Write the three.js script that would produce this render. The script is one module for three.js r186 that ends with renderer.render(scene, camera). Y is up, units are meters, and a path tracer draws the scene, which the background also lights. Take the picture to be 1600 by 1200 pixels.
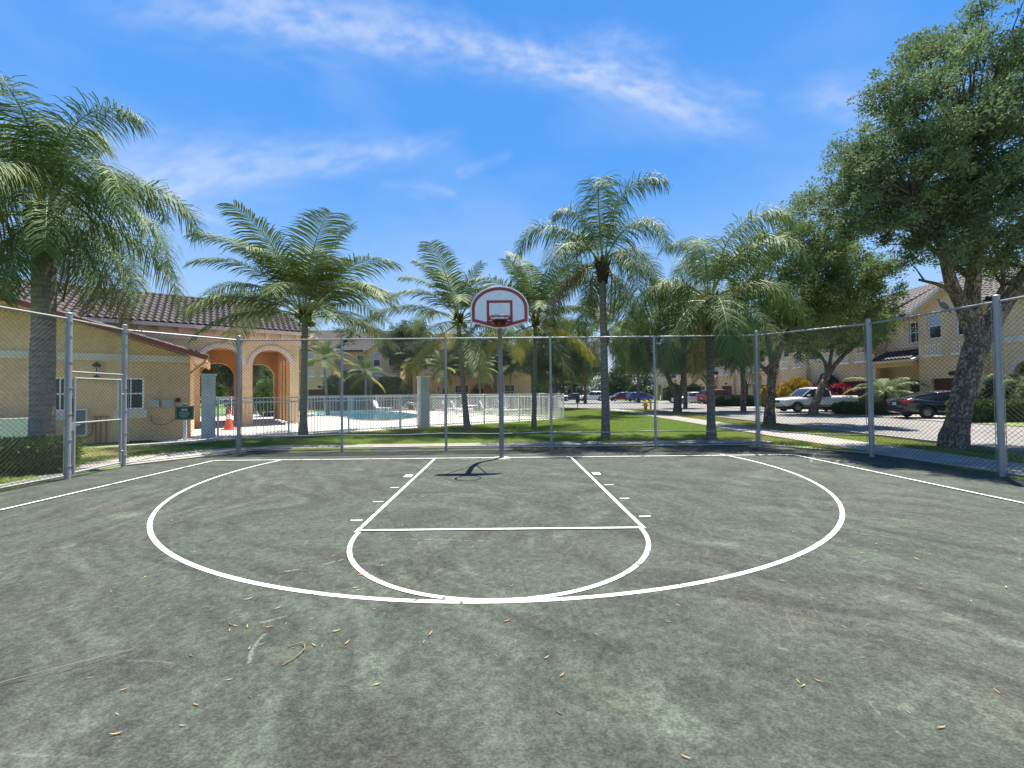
import * as THREE from 'three';
import { mergeGeometries, mergeVertices, toCreasedNormals } from 'three/addons/utils/BufferGeometryUtils.js';
import { RoundedBoxGeometry } from 'three/addons/geometries/RoundedBoxGeometry.js';
import { Brush, Evaluator, SUBTRACTION } from 'three-bvh-csg';

// ------------------------------------------------------------------ camera, sky, sun, exposure
const scene = new THREE.Scene();
const D2R = Math.PI / 180;
const camera = new THREE.PerspectiveCamera(2 * Math.atan(600 / 647.4) / D2R, 1024 / 768, 0.05, 1500);
camera.position.set(0, 1.56, 0);
camera.rotation.order = 'YXZ';
camera.rotation.set(1.236 * D2R, -0.954 * D2R, -0.614 * D2R);
scene.add(camera);
const EXPOSURE = 2.5;
const SUN_DIR = new THREE.Vector3(0.66, 3.4, -0.78).normalize();
const sun = new THREE.DirectionalLight(new THREE.Color(1.0, 0.955, 0.88), 5.0);
sun.position.copy(SUN_DIR).multiplyScalar(80).add(new THREE.Vector3(4, 0, -22));
sun.target.position.set(4, 0, -22);
sun.castShadow = true;
sun.shadow.mapSize.set(4096, 4096);
Object.assign(sun.shadow.camera, { left: -55, right: 55, top: 60, bottom: -60, near: 1, far: 220 });
scene.add(sun, sun.target);
const renderer = new THREE.WebGLRenderer({ antialias: true });
renderer.setSize(1024, 768);
renderer.toneMapping = THREE.LinearToneMapping;
renderer.toneMappingExposure = EXPOSURE;
renderer.shadowMap.enabled = true;

// ------------------------------------------------------------------ random numbers and noise
function RNG(seed) { let a = seed >>> 0; return () => { a = (a + 0x6D2B79F5) >>> 0; let t = a; t = Math.imul(t ^ (t >>> 15), t | 1); t ^= t + Math.imul(t ^ (t >>> 7), t | 61); return ((t ^ (t >>> 14)) >>> 0) / 4294967296; }; }
const H256 = (() => { const r = RNG(77), a = new Float32Array(65536); for (let i = 0; i < 65536; i++) a[i] = r(); return a; })();
function vn(x, y, s = 0) {
  const xi = Math.floor(x), yi = Math.floor(y), fx = x - xi, fy = y - yi;
  const u = fx * fx * (3 - 2 * fx), v = fy * fy * (3 - 2 * fy), o = s * 37;
  const a = H256[((xi + o) & 255) | (((yi + o * 3) & 255) << 8)], b = H256[((xi + 1 + o) & 255) | (((yi + o * 3) & 255) << 8)];
  const c = H256[((xi + o) & 255) | (((yi + 1 + o * 3) & 255) << 8)], d = H256[((xi + 1 + o) & 255) | (((yi + 1 + o * 3) & 255) << 8)];
  return (a + (b - a) * u) * (1 - v) + (c + (d - c) * u) * v;
}
function fbm(x, y, oct, s = 0) { let t = 0, a = 0.5, n = 0; for (let i = 0; i < oct; i++) { t += a * vn(x, y, s + i); n += a; a *= 0.5; x *= 2.03; y *= 2.03; } return t / n; }
const sstep = (a, b, x) => { const t = Math.min(1, Math.max(0, (x - a) / (b - a))); return t * t * (3 - 2 * t); };
const lerp = (a, b, t) => a + (b - a) * t;

// ------------------------------------------------------------------ the sky: clear blue with cirrus streaks (azimuth, elevation in degrees)
{
  const W = 2048, Hh = 1024, data = new Float32Array(W * Hh * 4);
  const streaks = [
    { p: [[-44, 34.5], [-38.6, 37], [-30.9, 39.3], [-19.3, 40.2], [-7.5, 40.6], [4.1, 39.4], [14.6, 37.2], [21.2, 34.5], [27.2, 30.9], [32.6, 27.7]], w: [3.2, 3.6, 4, 3.2, 2.4, 2.3, 2.5, 2.6, 2.4, 1.2], d: [0.15, 0.38, 0.6, 0.55, 0.5, 0.72, 0.85, 0.7, 0.45, 0.1] },
    { p: [[-46, 19], [-40.3, 21.2], [-35.1, 24.1], [-27.5, 26.5], [-19.3, 28.6], [-12.8, 30.2], [-5.8, 32.5]], w: [5, 4.4, 3.8, 3, 2.2, 1.6, 0.9], d: [0.5, 0.55, 0.5, 0.45, 0.42, 0.36, 0.05] },
    { p: [[8, 40.6], [15.6, 39.8], [23, 38]], w: [1.2, 1.7, 0.9], d: [0.1, 0.36, 0.1] },
    { p: [[25, 34], [29, 32.8], [32.5, 31.3]], w: [0.8, 1.1, 0.8], d: [0.12, 0.3, 0.2] },
    { p: [[35, 30.5], [39, 29.4], [44, 27], [54, 24]], w: [1.6, 2.4, 2.6, 2], d: [0.1, 0.36, 0.3, 0.1] },
    { p: [[-16, 26.2], [-11, 26], [-7, 25.8]], w: [1, 1.2, 0.6], d: [0.1, 0.3, 0.22] },
    { p: [[-6, 28.2], [0.8, 30.2]], w: [0.7, 0.6], d: [0.26, 0.1] },
    { p: [[-42, 19.6], [-36, 19.4], [-30, 18.4]], w: [0.9, 1.0, 0.5], d: [0.5, 0.4, 0.1] },
    { p: [[-70, 44], [-95, 40], [-130, 46], [-165, 40]], w: [2, 4, 3.5, 2], d: [0.1, 0.5, 0.5, 0.1] },
    { p: [[70, 30], [100, 38], [140, 35], [170, 44]], w: [2, 4, 3.5, 2], d: [0.1, 0.5, 0.5, 0.1] },
  ];
  const top = [0.025, 0.108, 0.335], mid = [0.047, 0.158, 0.39], low = [0.15, 0.255, 0.405], hor = [0.33, 0.37, 0.405];
  for (let j = 0; j < Hh; j++) {
    const el = 90 - (1 - (j + 0.5) / Hh) * 180;           // DataTexture rows run from the bottom up
    for (let i = 0; i < W; i++) {
      const az = ((i + 0.5) / W) * 360 - 180 + 90;          // u = 0.25 looks along -z in three.js
      let a = az; a = ((a + 540) % 360) - 180;
      const e = Math.max(0, el), k = (j * W + i) * 4;
      let r, g, b;
      const f1 = sstep(0, 11, e), f2 = sstep(7, 30, e), f3 = sstep(22, 68, e);
      r = lerp(lerp(lerp(hor[0], low[0], f1), mid[0], f2), top[0], f3);
      g = lerp(lerp(lerp(hor[1], low[1], f1), mid[1], f2), top[1], f3);
      b = lerp(lerp(lerp(hor[2], low[2], f1), mid[2], f2), top[2], f3);
      if (el > 4) {
        let c = 0;
        for (const s of streaks) for (let q = 0; q + 1 < s.p.length; q++) {
          const [x0, y0] = s.p[q], [x1, y1] = s.p[q + 1];
          if (Math.abs(a - (x0 + x1) / 2) > Math.abs(x1 - x0) / 2 + 9 || Math.abs(el - (y0 + y1) / 2) > 16) continue;
          const dx = x1 - x0, dy = y1 - y0;
          let t = ((a - x0) * dx + (el - y0) * dy) / (dx * dx + dy * dy); t = Math.min(1, Math.max(0, t));
          const off = (a - x0 - dx * t) * -dy + (el - y0 - dy * t) * dx, side = off / Math.hypot(dx, dy);
          const end = Math.hypot(a - x0 - dx * t, el - y0 - dy * t);
          const w = lerp(s.w[q], s.w[q + 1], t), d = lerp(s.d[q], s.d[q + 1], t);
          const al = (a * dx + el * dy) / Math.hypot(dx, dy);
          const n = fbm(al * 0.16 + side * 0.25, side * 0.6 + al * 0.07, 5, 2), n2 = fbm(al * 0.35 + 9 + side * 0.5, side * 1.6 - al * 0.28, 5, 5), n3 = fbm(al * 0.8 + side * 0.9, side * 6 - al * 1.2, 4, 7);
          const ww = w * (0.3 + 0.85 * n);
          const v = 0.8 * d * Math.exp(-Math.pow(end / ww, 2)) * (0.32 + 0.85 * sstep(0.24, 0.8, n2 * 0.72 + n3 * 0.28));
          c = Math.max(c, v);
        }
        const veil = 0.10 * sstep(0.5, 0.8, fbm(a * 0.05 + 3, el * 0.11 + a * 0.02, 5, 9)) * sstep(4, 14, el) + 0.16 * (1 - sstep(6, 24, el)) * fbm(a * 0.06, el * 0.35, 5, 12);
        c = Math.min(0.9, c + veil);
        r = lerp(r, 0.31, c); g = lerp(g, 0.34, c); b = lerp(b, 0.40, c);
      }
      if (el < 0) { const t = sstep(0, 14, -el); r = lerp(r, 0.16, t); g = lerp(g, 0.17, t); b = lerp(b, 0.14, t); }
      data[k] = r; data[k + 1] = g; data[k + 2] = b; data[k + 3] = 1;
    }
  }
  const sky = new THREE.DataTexture(data, W, Hh, THREE.RGBAFormat, THREE.FloatType);
  sky.mapping = THREE.EquirectangularReflectionMapping; sky.magFilter = THREE.LinearFilter; sky.needsUpdate = true;
  scene.background = sky; scene.environment = sky;
}

// ------------------------------------------------------------------ helpers
const taken = {};
function numbered(n) { const k = taken[n] = (taken[n] ?? -1) + 1; return k ? n + '_' + String(k).padStart(3, '0') : n; }
function tag(o, label, category, group) { o.userData.label = label; o.userData.category = category; if (group) o.userData.group = group; return o; }
function thing(name, label, category, [x, y, z] = [0, 0, 0], turn = 0, group) {
  const o = new THREE.Group(); o.name = numbered(name); o.position.set(x, y, z); o.rotation.y = turn; scene.add(o);
  return tag(o, label, category, group);
}
function part(name, geo, mat, parent, kind) {
  const m = new THREE.Mesh(Array.isArray(geo) ? merge(geo) : geo, mat); m.name = parent === scene ? numbered(name) : name;
  m.castShadow = m.receiveShadow = true; parent.add(m); if (kind) m.userData.kind = kind; return m;
}
const struct = (name, geo, mat) => part(name, geo, mat, scene, 'structure');
function merge(list) {
  const l = list.filter(Boolean).map(g => { const q = g.index ? g.toNonIndexed() : g; for (const k of Object.keys(q.attributes)) if (!['position', 'normal', 'uv'].includes(k)) q.deleteAttribute(k); return q; });
  return mergeGeometries(l);
}
function metric(g, s = 1) {                              // uv in metres, taken from the dominant axis of each face
  const q = g.index ? g.toNonIndexed() : g, p = q.attributes.position, n = q.attributes.normal, uv = new Float32Array(p.count * 2);
  for (let i = 0; i < p.count; i++) {
    const ax = Math.abs(n.getX(i)), ay = Math.abs(n.getY(i)), az = Math.abs(n.getZ(i));
    const [u, v] = ay >= ax && ay >= az ? [p.getX(i), p.getZ(i)] : ax >= az ? [p.getZ(i), p.getY(i)] : [p.getX(i), p.getY(i)];
    uv[i * 2] = u * s; uv[i * 2 + 1] = v * s;
  }
  q.setAttribute('uv', new THREE.BufferAttribute(uv, 2)); return q;
}
function bx(w, h, d, x = 0, y = 0, z = 0, r = 0) {          // box centred on x,z and standing on y
  const g = r ? new RoundedBoxGeometry(w, h, d, 1, r) : new THREE.BoxGeometry(w, h, d);
  g.translate(x, y + h / 2, z); return metric(g);
}
const V = (x, y, z) => new THREE.Vector3(x, y, z);
function rod(a, b, r0, r1 = r0, n = 8) {
  const d = V(0, 0, 0).subVectors(b, a), g = new THREE.CylinderGeometry(r1, r0, d.length(), n, 1);
  g.translate(0, d.length() / 2, 0); g.applyQuaternion(new THREE.Quaternion().setFromUnitVectors(V(0, 1, 0), d.normalize())); g.translate(a.x, a.y, a.z); return g;
}
function tubeVar(pts, radii, seg = 24, rad = 10, noise = 0, seed = 1) {      // a tube of varying radius along a curve, uv in metres
  const c = new THREE.CatmullRomCurve3(pts), L = c.getLength(), pos = [], uv = [], idx = [], n = radii.length - 1;
  const fr = c.computeFrenetFrames(seg, false);
  for (let i = 0; i <= seg; i++) {
    const t = i / seg, p = c.getPointAt(t), f = t * n, k = Math.min(n - 1, Math.floor(f)), r = lerp(radii[k], radii[k + 1], f - k);
    for (let j = 0; j <= rad; j++) {
      const a = (j % rad) / rad * Math.PI * 2, rr = r * (1 + noise * (vn(Math.cos(a) * 2 + seed * 7, t * L * 3 + Math.sin(a) * 2, seed) - 0.5) * 2);
      const v = fr.normals[i].clone().multiplyScalar(Math.cos(a) * rr).addScaledVector(fr.binormals[i], Math.sin(a) * rr).add(p);
      pos.push(v.x, v.y, v.z); uv.push(j / rad * Math.max(1, Math.round(r * 6)), t * L);
    }
  }
  for (let i = 0; i < seg; i++) for (let j = 0; j < rad; j++) { const a = i * (rad + 1) + j, b = a + rad + 1; idx.push(a, b, a + 1, b, b + 1, a + 1); }
  const g = new THREE.BufferGeometry();
  g.setAttribute('position', new THREE.Float32BufferAttribute(pos, 3)); g.setAttribute('uv', new THREE.Float32BufferAttribute(uv, 2)); g.setIndex(idx); g.computeVertexNormals();
  return g;
}
function tex(w, h, fn, srgb = true) {
  const d = new Uint8Array(w * h * 4);
  for (let j = 0; j < h; j++) for (let i = 0; i < w; i++) { const c = fn(i / w, j / h, i, j), k = (j * w + i) * 4; d[k] = c[0]; d[k + 1] = c[1]; d[k + 2] = c[2]; d[k + 3] = 255; }
  const t = new THREE.DataTexture(d, w, h, THREE.RGBAFormat); t.wrapS = t.wrapT = THREE.RepeatWrapping; t.magFilter = THREE.LinearFilter; t.minFilter = THREE.LinearMipmapLinearFilter; t.generateMipmaps = true;
  if (srgb) t.colorSpace = THREE.SRGBColorSpace; t.needsUpdate = true; return t;
}
const rep = (t, u, v = u) => { const c = t.clone(); c.repeat.set(u, v); c.needsUpdate = true; return c; };
const lin = (r, g, b) => new THREE.Color().setRGB(r, g, b);
const std = (c, rough = 0.85, o = {}) => new THREE.MeshStandardMaterial({ color: c, roughness: rough, side: THREE.DoubleSide, ...o });
// tileable noise for the repeating textures
const tn = (u, v, f, s) => { const x = u * f, y = v * f; const w = (a, b) => H256[(((a % f) + f) % f + s * 37 & 255) | ((((b % f) + f) % f + s * 91 & 255) << 8)]; const xi = Math.floor(x), yi = Math.floor(y), fx = x - xi, fy = y - yi, p = fx * fx * (3 - 2 * fx), q = fy * fy * (3 - 2 * fy); return lerp(lerp(w(xi, yi), w(xi + 1, yi), p), lerp(w(xi, yi + 1), w(xi + 1, yi + 1), p), q); };
const tf = (u, v, f, o, s) => { let t = 0, a = 0.5, n = 0; for (let i = 0; i < o; i++) { t += a * tn(u, v, f, s + i); n += a; a *= 0.55; f *= 2; } return t / n; };

// ------------------------------------------------------------------ materials
const grainTex = tex(512, 512, (u, v) => { const n = tf(u, v, 128, 2, 3) * 0.6 + tf(u, v, 32, 2, 9) * 0.4, k = 255 * n; return [k, k, k]; }, false);
const stuccoCol = tex(1024, 1024, (u, v) => { const n = tf(u, v, 4, 6, 1), m = tf(u, v, 64, 3, 5), st = tf(u * 1, v, 8, 3, 21); const k = 226 + (n - 0.5) * 46 + (m - 0.5) * 26 - Math.max(0, st - 0.62) * 60; return [k, k * 0.995, k * 0.98]; });
const tn2 = (u, v, fu, fv, s) => { const x = u * fu, y = v * fv, w = (a, b) => H256[(((a % fu) + fu) % fu + s * 37 & 255) | ((((b % fv) + fv) % fv + s * 91 & 255) << 8)], xi = Math.floor(x), yi = Math.floor(y), p = sstep(0, 1, x - xi), q = sstep(0, 1, y - yi); return lerp(lerp(w(xi, yi), w(xi + 1, yi), p), lerp(w(xi, yi + 1), w(xi + 1, yi + 1), p), q); };
const barkTex = tex(512, 512, (u, v) => { const n = tf(u, v, 32, 3, 2), a = tn2(u, v, 20, 6, 7) * 0.5 + tn2(u, v, 40, 14, 9) * 0.3 + tn2(u, v, 80, 36, 11) * 0.2, r = Math.abs(a - 0.5) * 2; const k = 78 + 130 * Math.min(1, r * 2.6) * (0.6 + 0.6 * n) + 34 * n; return [k, k * 0.95, k * 0.88]; });
const palmTex = tex(512, 512, (u, v) => { const ring = Math.pow(Math.abs(Math.sin((v * 5 + (tf(u, v, 8, 3, 4) - 0.5) * 0.5) * Math.PI)), 0.35), n = tf(u, v, 32, 4, 8), p = tf(u, v, 8, 4, 15); const k = (118 + 80 * n + 56 * (p - 0.5)) * (0.78 + 0.22 * ring); return [k, k * 0.975, k * 0.93]; });
const palmBump = tex(512, 512, (u, v) => { const ring = Math.pow(Math.abs(Math.sin((v * 5 + (tf(u, v, 8, 3, 4) - 0.5) * 0.5) * Math.PI)), 0.35), n = tf(u, v, 32, 3, 8); const k = 255 * (ring * 0.65 + n * 0.35); return [k, k, k]; }, false);
const concTex = tex(1024, 1024, (u, v) => { const n = tf(u, v, 4, 6, 11), m = tf(u, v, 128, 2, 13), s = tf(u, v, 16, 3, 31); const k = 205 + (n - 0.5) * 60 + (m - 0.5) * 36 - Math.max(0, s - 0.66) * 160; return [k, k * 0.985, k * 0.955]; });
const roadTex = tex(1024, 1024, (u, v) => { const n = tf(u, v, 4, 6, 41), m = tf(u, v, 200, 1, 43), s = tf(u, v, 12, 4, 47); const k = 190 + (n - 0.5) * 50 + (m - 0.5) * 60 - Math.max(0, s - 0.64) * 150; return [k, k * 0.99, k * 0.97]; });
const soilTex = tex(1024, 1024, (u, v) => { const n = tf(u, v, 6, 6, 51), m = tf(u, v, 100, 2, 53), d = sstep(0.5, 0.66, tf(u, v, 5, 5, 57)); const g = [96 + 50 * (n - 0.5), 124 + 56 * (n - 0.5), 58 + 30 * (n - 0.5)], b = [132 + 40 * (n - 0.5), 122 + 40 * (n - 0.5), 92 + 30 * (n - 0.5)]; const k = 0.8 + 0.4 * m; return [0, 1, 2].map(i => Math.max(0, lerp(g[i], b[i], d * 0.6) * k)); });
const plasterBump = { bumpMap: rep(grainTex, 1.6), bumpScale: 0.004 };
const M = {
  stucco: std(lin(0.97, 0.65, 0.385), 0.92, { map: rep(stuccoCol, 0.22), ...plasterBump }),
  stuccoPale: std(lin(0.97, 0.715, 0.44), 0.92, { map: rep(stuccoCol, 0.19), ...plasterBump }),
  stuccoOrange: std(lin(0.88, 0.52, 0.21), 0.92, { map: rep(stuccoCol, 0.25), ...plasterBump }),
  trim: std(lin(0.92, 0.80, 0.70), 0.8, { map: rep(stuccoCol, 0.5) }),
  pinkTrim: std(lin(0.94, 0.72, 0.60), 0.85, { map: rep(stuccoCol, 0.4) }),
  white: std(lin(0.88, 0.87, 0.85), 0.5),
  whiteRough: std(lin(0.92, 0.90, 0.86), 0.85, { map: rep(stuccoCol, 0.5), ...plasterBump }),
  redFascia: std(lin(0.36, 0.09, 0.065), 0.6),
  maroon: std(lin(0.105, 0.022, 0.024), 0.6),
  darkWood: std(lin(0.05, 0.03, 0.022), 0.6),
  glass: new THREE.MeshPhysicalMaterial({ color: lin(0.022, 0.026, 0.03), roughness: 0.06, ior: 1.5, side: THREE.DoubleSide }),
  glassBlind: new THREE.MeshPhysicalMaterial({ color: lin(0.36, 0.40, 0.45), roughness: 0.25, clearcoat: 1, clearcoatRoughness: 0.04, side: THREE.DoubleSide }),
  galv: std(lin(0.43, 0.435, 0.44), 0.5, { metalness: 0.3, map: rep(stuccoCol, 1.5) }),
  wire: std(lin(0.06, 0.06, 0.058), 0.6),
  black: std(lin(0.015, 0.015, 0.016), 0.5),
  lampGlass: std(lin(0.55, 0.5, 0.4), 0.2),
  concrete: std(lin(0.43, 0.415, 0.385), 0.92, { map: rep(concTex, 0.33), bumpMap: rep(grainTex, 2), bumpScale: 0.003 }),
  deck: std(lin(0.80, 0.745, 0.68), 0.9, { map: rep(concTex, 0.25) }),
  road: std(lin(0.36, 0.35, 0.335), 0.95, { map: rep(roadTex, 0.25), bumpMap: rep(grainTex, 2), bumpScale: 0.004 }),
  paver: std(lin(0.40, 0.23, 0.18), 0.9, { map: rep(concTex, 0.5) }),
  ground: std(lin(0.95, 0.95, 0.95), 1, { map: rep(soilTex, 0.2), bumpMap: rep(grainTex, 0.8), bumpScale: 0.02 }),
  mulch: std(lin(0.10, 0.065, 0.042), 1, { bumpMap: rep(grainTex, 3), bumpScale: 0.03 }),
  bark: std(lin(0.50, 0.43, 0.36), 0.95, { map: rep(barkTex, 1, 1.1), bumpMap: rep(barkTex, 1, 1.1), bumpScale: 0.035 }),
  palmBark: std(lin(0.68, 0.64, 0.58), 0.95, { map: rep(palmTex, 1, 1.6), bumpMap: rep(palmBump, 1, 1.6), bumpScale: 0.012 }),
  boot: std(lin(0.26, 0.165, 0.105), 0.95, { map: rep(barkTex, 2, 3), bumpMap: rep(barkTex, 2, 3), bumpScale: 0.01 }),
  greenStem: std(lin(0.22, 0.26, 0.075), 0.6),
  coconut: std(lin(0.14, 0.19, 0.05), 0.5),
};
const leafM = (r, g, b, rough = 0.5, tr = 0.22) => new THREE.MeshPhysicalMaterial({ color: lin(r, g, b), roughness: Math.min(1, rough + 0.1), specularIntensity: 0.35, transmission: tr, thickness: 0, side: THREE.DoubleSide });
const L = {
  coco: leafM(0.125, 0.18, 0.05, 0.5, 0.35), cocoYellow: leafM(0.34, 0.32, 0.045, 0.55, 0.35), queen: leafM(0.125, 0.185, 0.055, 0.52, 0.35), queenLight: leafM(0.20, 0.26, 0.10, 0.55, 0.35), dry: leafM(0.24, 0.19, 0.085, 0.8, 0.2),
  oak: leafM(1, 1, 1, 0.65, 0.42), hedge: leafM(1, 1, 1, 0.55, 0.2),
};
// ------------------------------------------------------------------ the ground, court, paths, road, pool
const U35 = [Math.cos(35 * D2R), -Math.sin(35 * D2R)], W35 = [Math.sin(35 * D2R), Math.cos(35 * D2R)];   // pool and clubhouse stand turned 35 degrees
const at35 = (o, s, t) => [o[0] + U35[0] * s + W35[0] * t, o[1] + U35[1] * s + W35[1] * t];               // s along the fence, t towards the court
const sheet = (pts, y, holes = [], depth = 0) => {                  // pts as [x, z]
  const s = new THREE.Shape(pts.map(([x, z]) => new THREE.Vector2(x, -z)));
  for (const h of holes) s.holes.push(new THREE.Path(h.map(([x, z]) => new THREE.Vector2(x, -z))));
  const g = depth ? new THREE.ExtrudeGeometry(s, { depth, bevelEnabled: false }) : new THREE.ShapeGeometry(s);
  g.rotateX(-Math.PI / 2); g.translate(0, depth ? y - depth : y, 0); return metric(g);
};
const poolC = new THREE.CatmullRomCurve3([[-6.9, -24.6], [-5.6, -27.6], [-6.8, -31.5], [-9.8, -36.2], [-12.8, -37.6], [-15.6, -35.8], [-15.0, -32.2], [-11.6, -29.4], [-9.0, -25.4]].map(([x, z]) => V(x, 0, z)), true);
const poolPts = poolC.getPoints(60).slice(0, 60).map(p => [p.x, p.z]);
const big = 500;
struct('ground', sheet([[-big, big], [big, big], [big, -big], [-big, -big]], -0.03, [poolPts]), M.ground);
struct('road', sheet([[12.3, 30], [20.6, 30], [20.6, -140], [12.3, -140], [12.3, -76], [-10, -76], [-10, -47], [4.5, -41.5], [9.2, -37.2], [12.3, -36.2]], -0.02), M.road);
{ // kerb along the road edge and round the end of the lawn
  const k = [[12.16, 30], [12.3, 30], [12.3, -36.2], [9.2, -37.2], [4.5, -41.5], [-10, -47], [-10, -46.86], [4.42, -41.36], [9.14, -37.06], [12.16, -36.06]];
  struct('kerb', sheet(k, 0.075, [], 0.12), M.concrete);
}
// pavement slabs beside the lawn, each slab its own piece
{
  const root = new THREE.Group(); root.name = 'pavement'; root.userData.kind = 'structure'; scene.add(root);
  for (let i = 0; i < 27; i++) { const z = 6 - i * 1.6, x = 8.9 + 0.012 * Math.max(0, -z - 12) + (z < -30 ? (z + 30) * 0.12 : 0); const g = bx(1.45, 0.12, 1.585, 0, 0, 0, 0.012); const m = part('paving_slab', g, M.concrete, root); m.position.set(x + 0.73, -0.085 + ((i * 7) % 3) * 0.002, z - 0.8); }
}
// concrete mow strip behind the court and path at the gate
{
  const root = new THREE.Group(); root.name = 'path'; root.userData.kind = 'structure'; scene.add(root);
  for (let i = 0; i < 9; i++) { const m = part('concrete_slab', bx(1.69, 0.1, 0.72, 0, 0, 0, 0.01), M.concrete, root); m.position.set(-7.35 + i * 1.7 + 0.85, -0.07, -12.5 - 0.01 * (i % 2)); }
  const p = [[-8.75, -7.3], [-8.95, -9.7], [-9.3, -11.9], [-9.9, -12.6], [-11.0, -14.6], [-12.9, -13.4], [-11.8, -11.6], [-10.4, -10.2], [-9.25, -8.9], [-9.15, -7.2]];
  part('gate_path', sheet(p, 0.0, [], 0.1), M.concrete, root);
  part('edge_strip', sheet([[-8.62, 14], [-8.62, -7.29], [-9.14, -7.29], [-9.14, 14]], -0.004, [], 0.1), M.concrete, root);
  part('edge_strip', sheet([[-7.36, -11.75], [-8.8, -9.72], [-9.3, -11.85], [-8.1, -12.88], [-7.36, -12.88]], -0.006, [], 0.1), M.concrete, root);
}
// driveways
{
  for (const [z0, z1] of [[-25.6, -19.0], [-32.6, -27.6], [-39.4, -35.2], [-46.2, -42.0], [-53, -46.3], [-60, -55.6], [-67, -62]]) struct('driveway', sheet([[20.75, z0], [27.0, z0], [27.0, z1], [20.75, z1]].reverse(), 0.012, [], 0.05), M.concrete);
  struct('driveway_apron', sheet([[20.6, 30], [20.75, 30], [20.75, -75], [20.6, -75]].reverse(), 0.005, [], 0.05), M.paver);
}
struct('dirt_strip', [sheet([[-7.6, -11.5], [7.5, -11.5], [7.5, -12.2], [-7.6, -12.2]].reverse(), -0.022), sheet([[7.3, -11.5], [8.97, -9.3], [9.35, -9.3], [7.5, -12.2]].reverse(), -0.02), sheet([[8.9, -9.4], [8.9, 14], [9.25, 14], [9.25, -9.4]], -0.016)], std(lin(0.16, 0.135, 0.095), 1, { map: rep(soilTex, 0.6) }));
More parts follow.
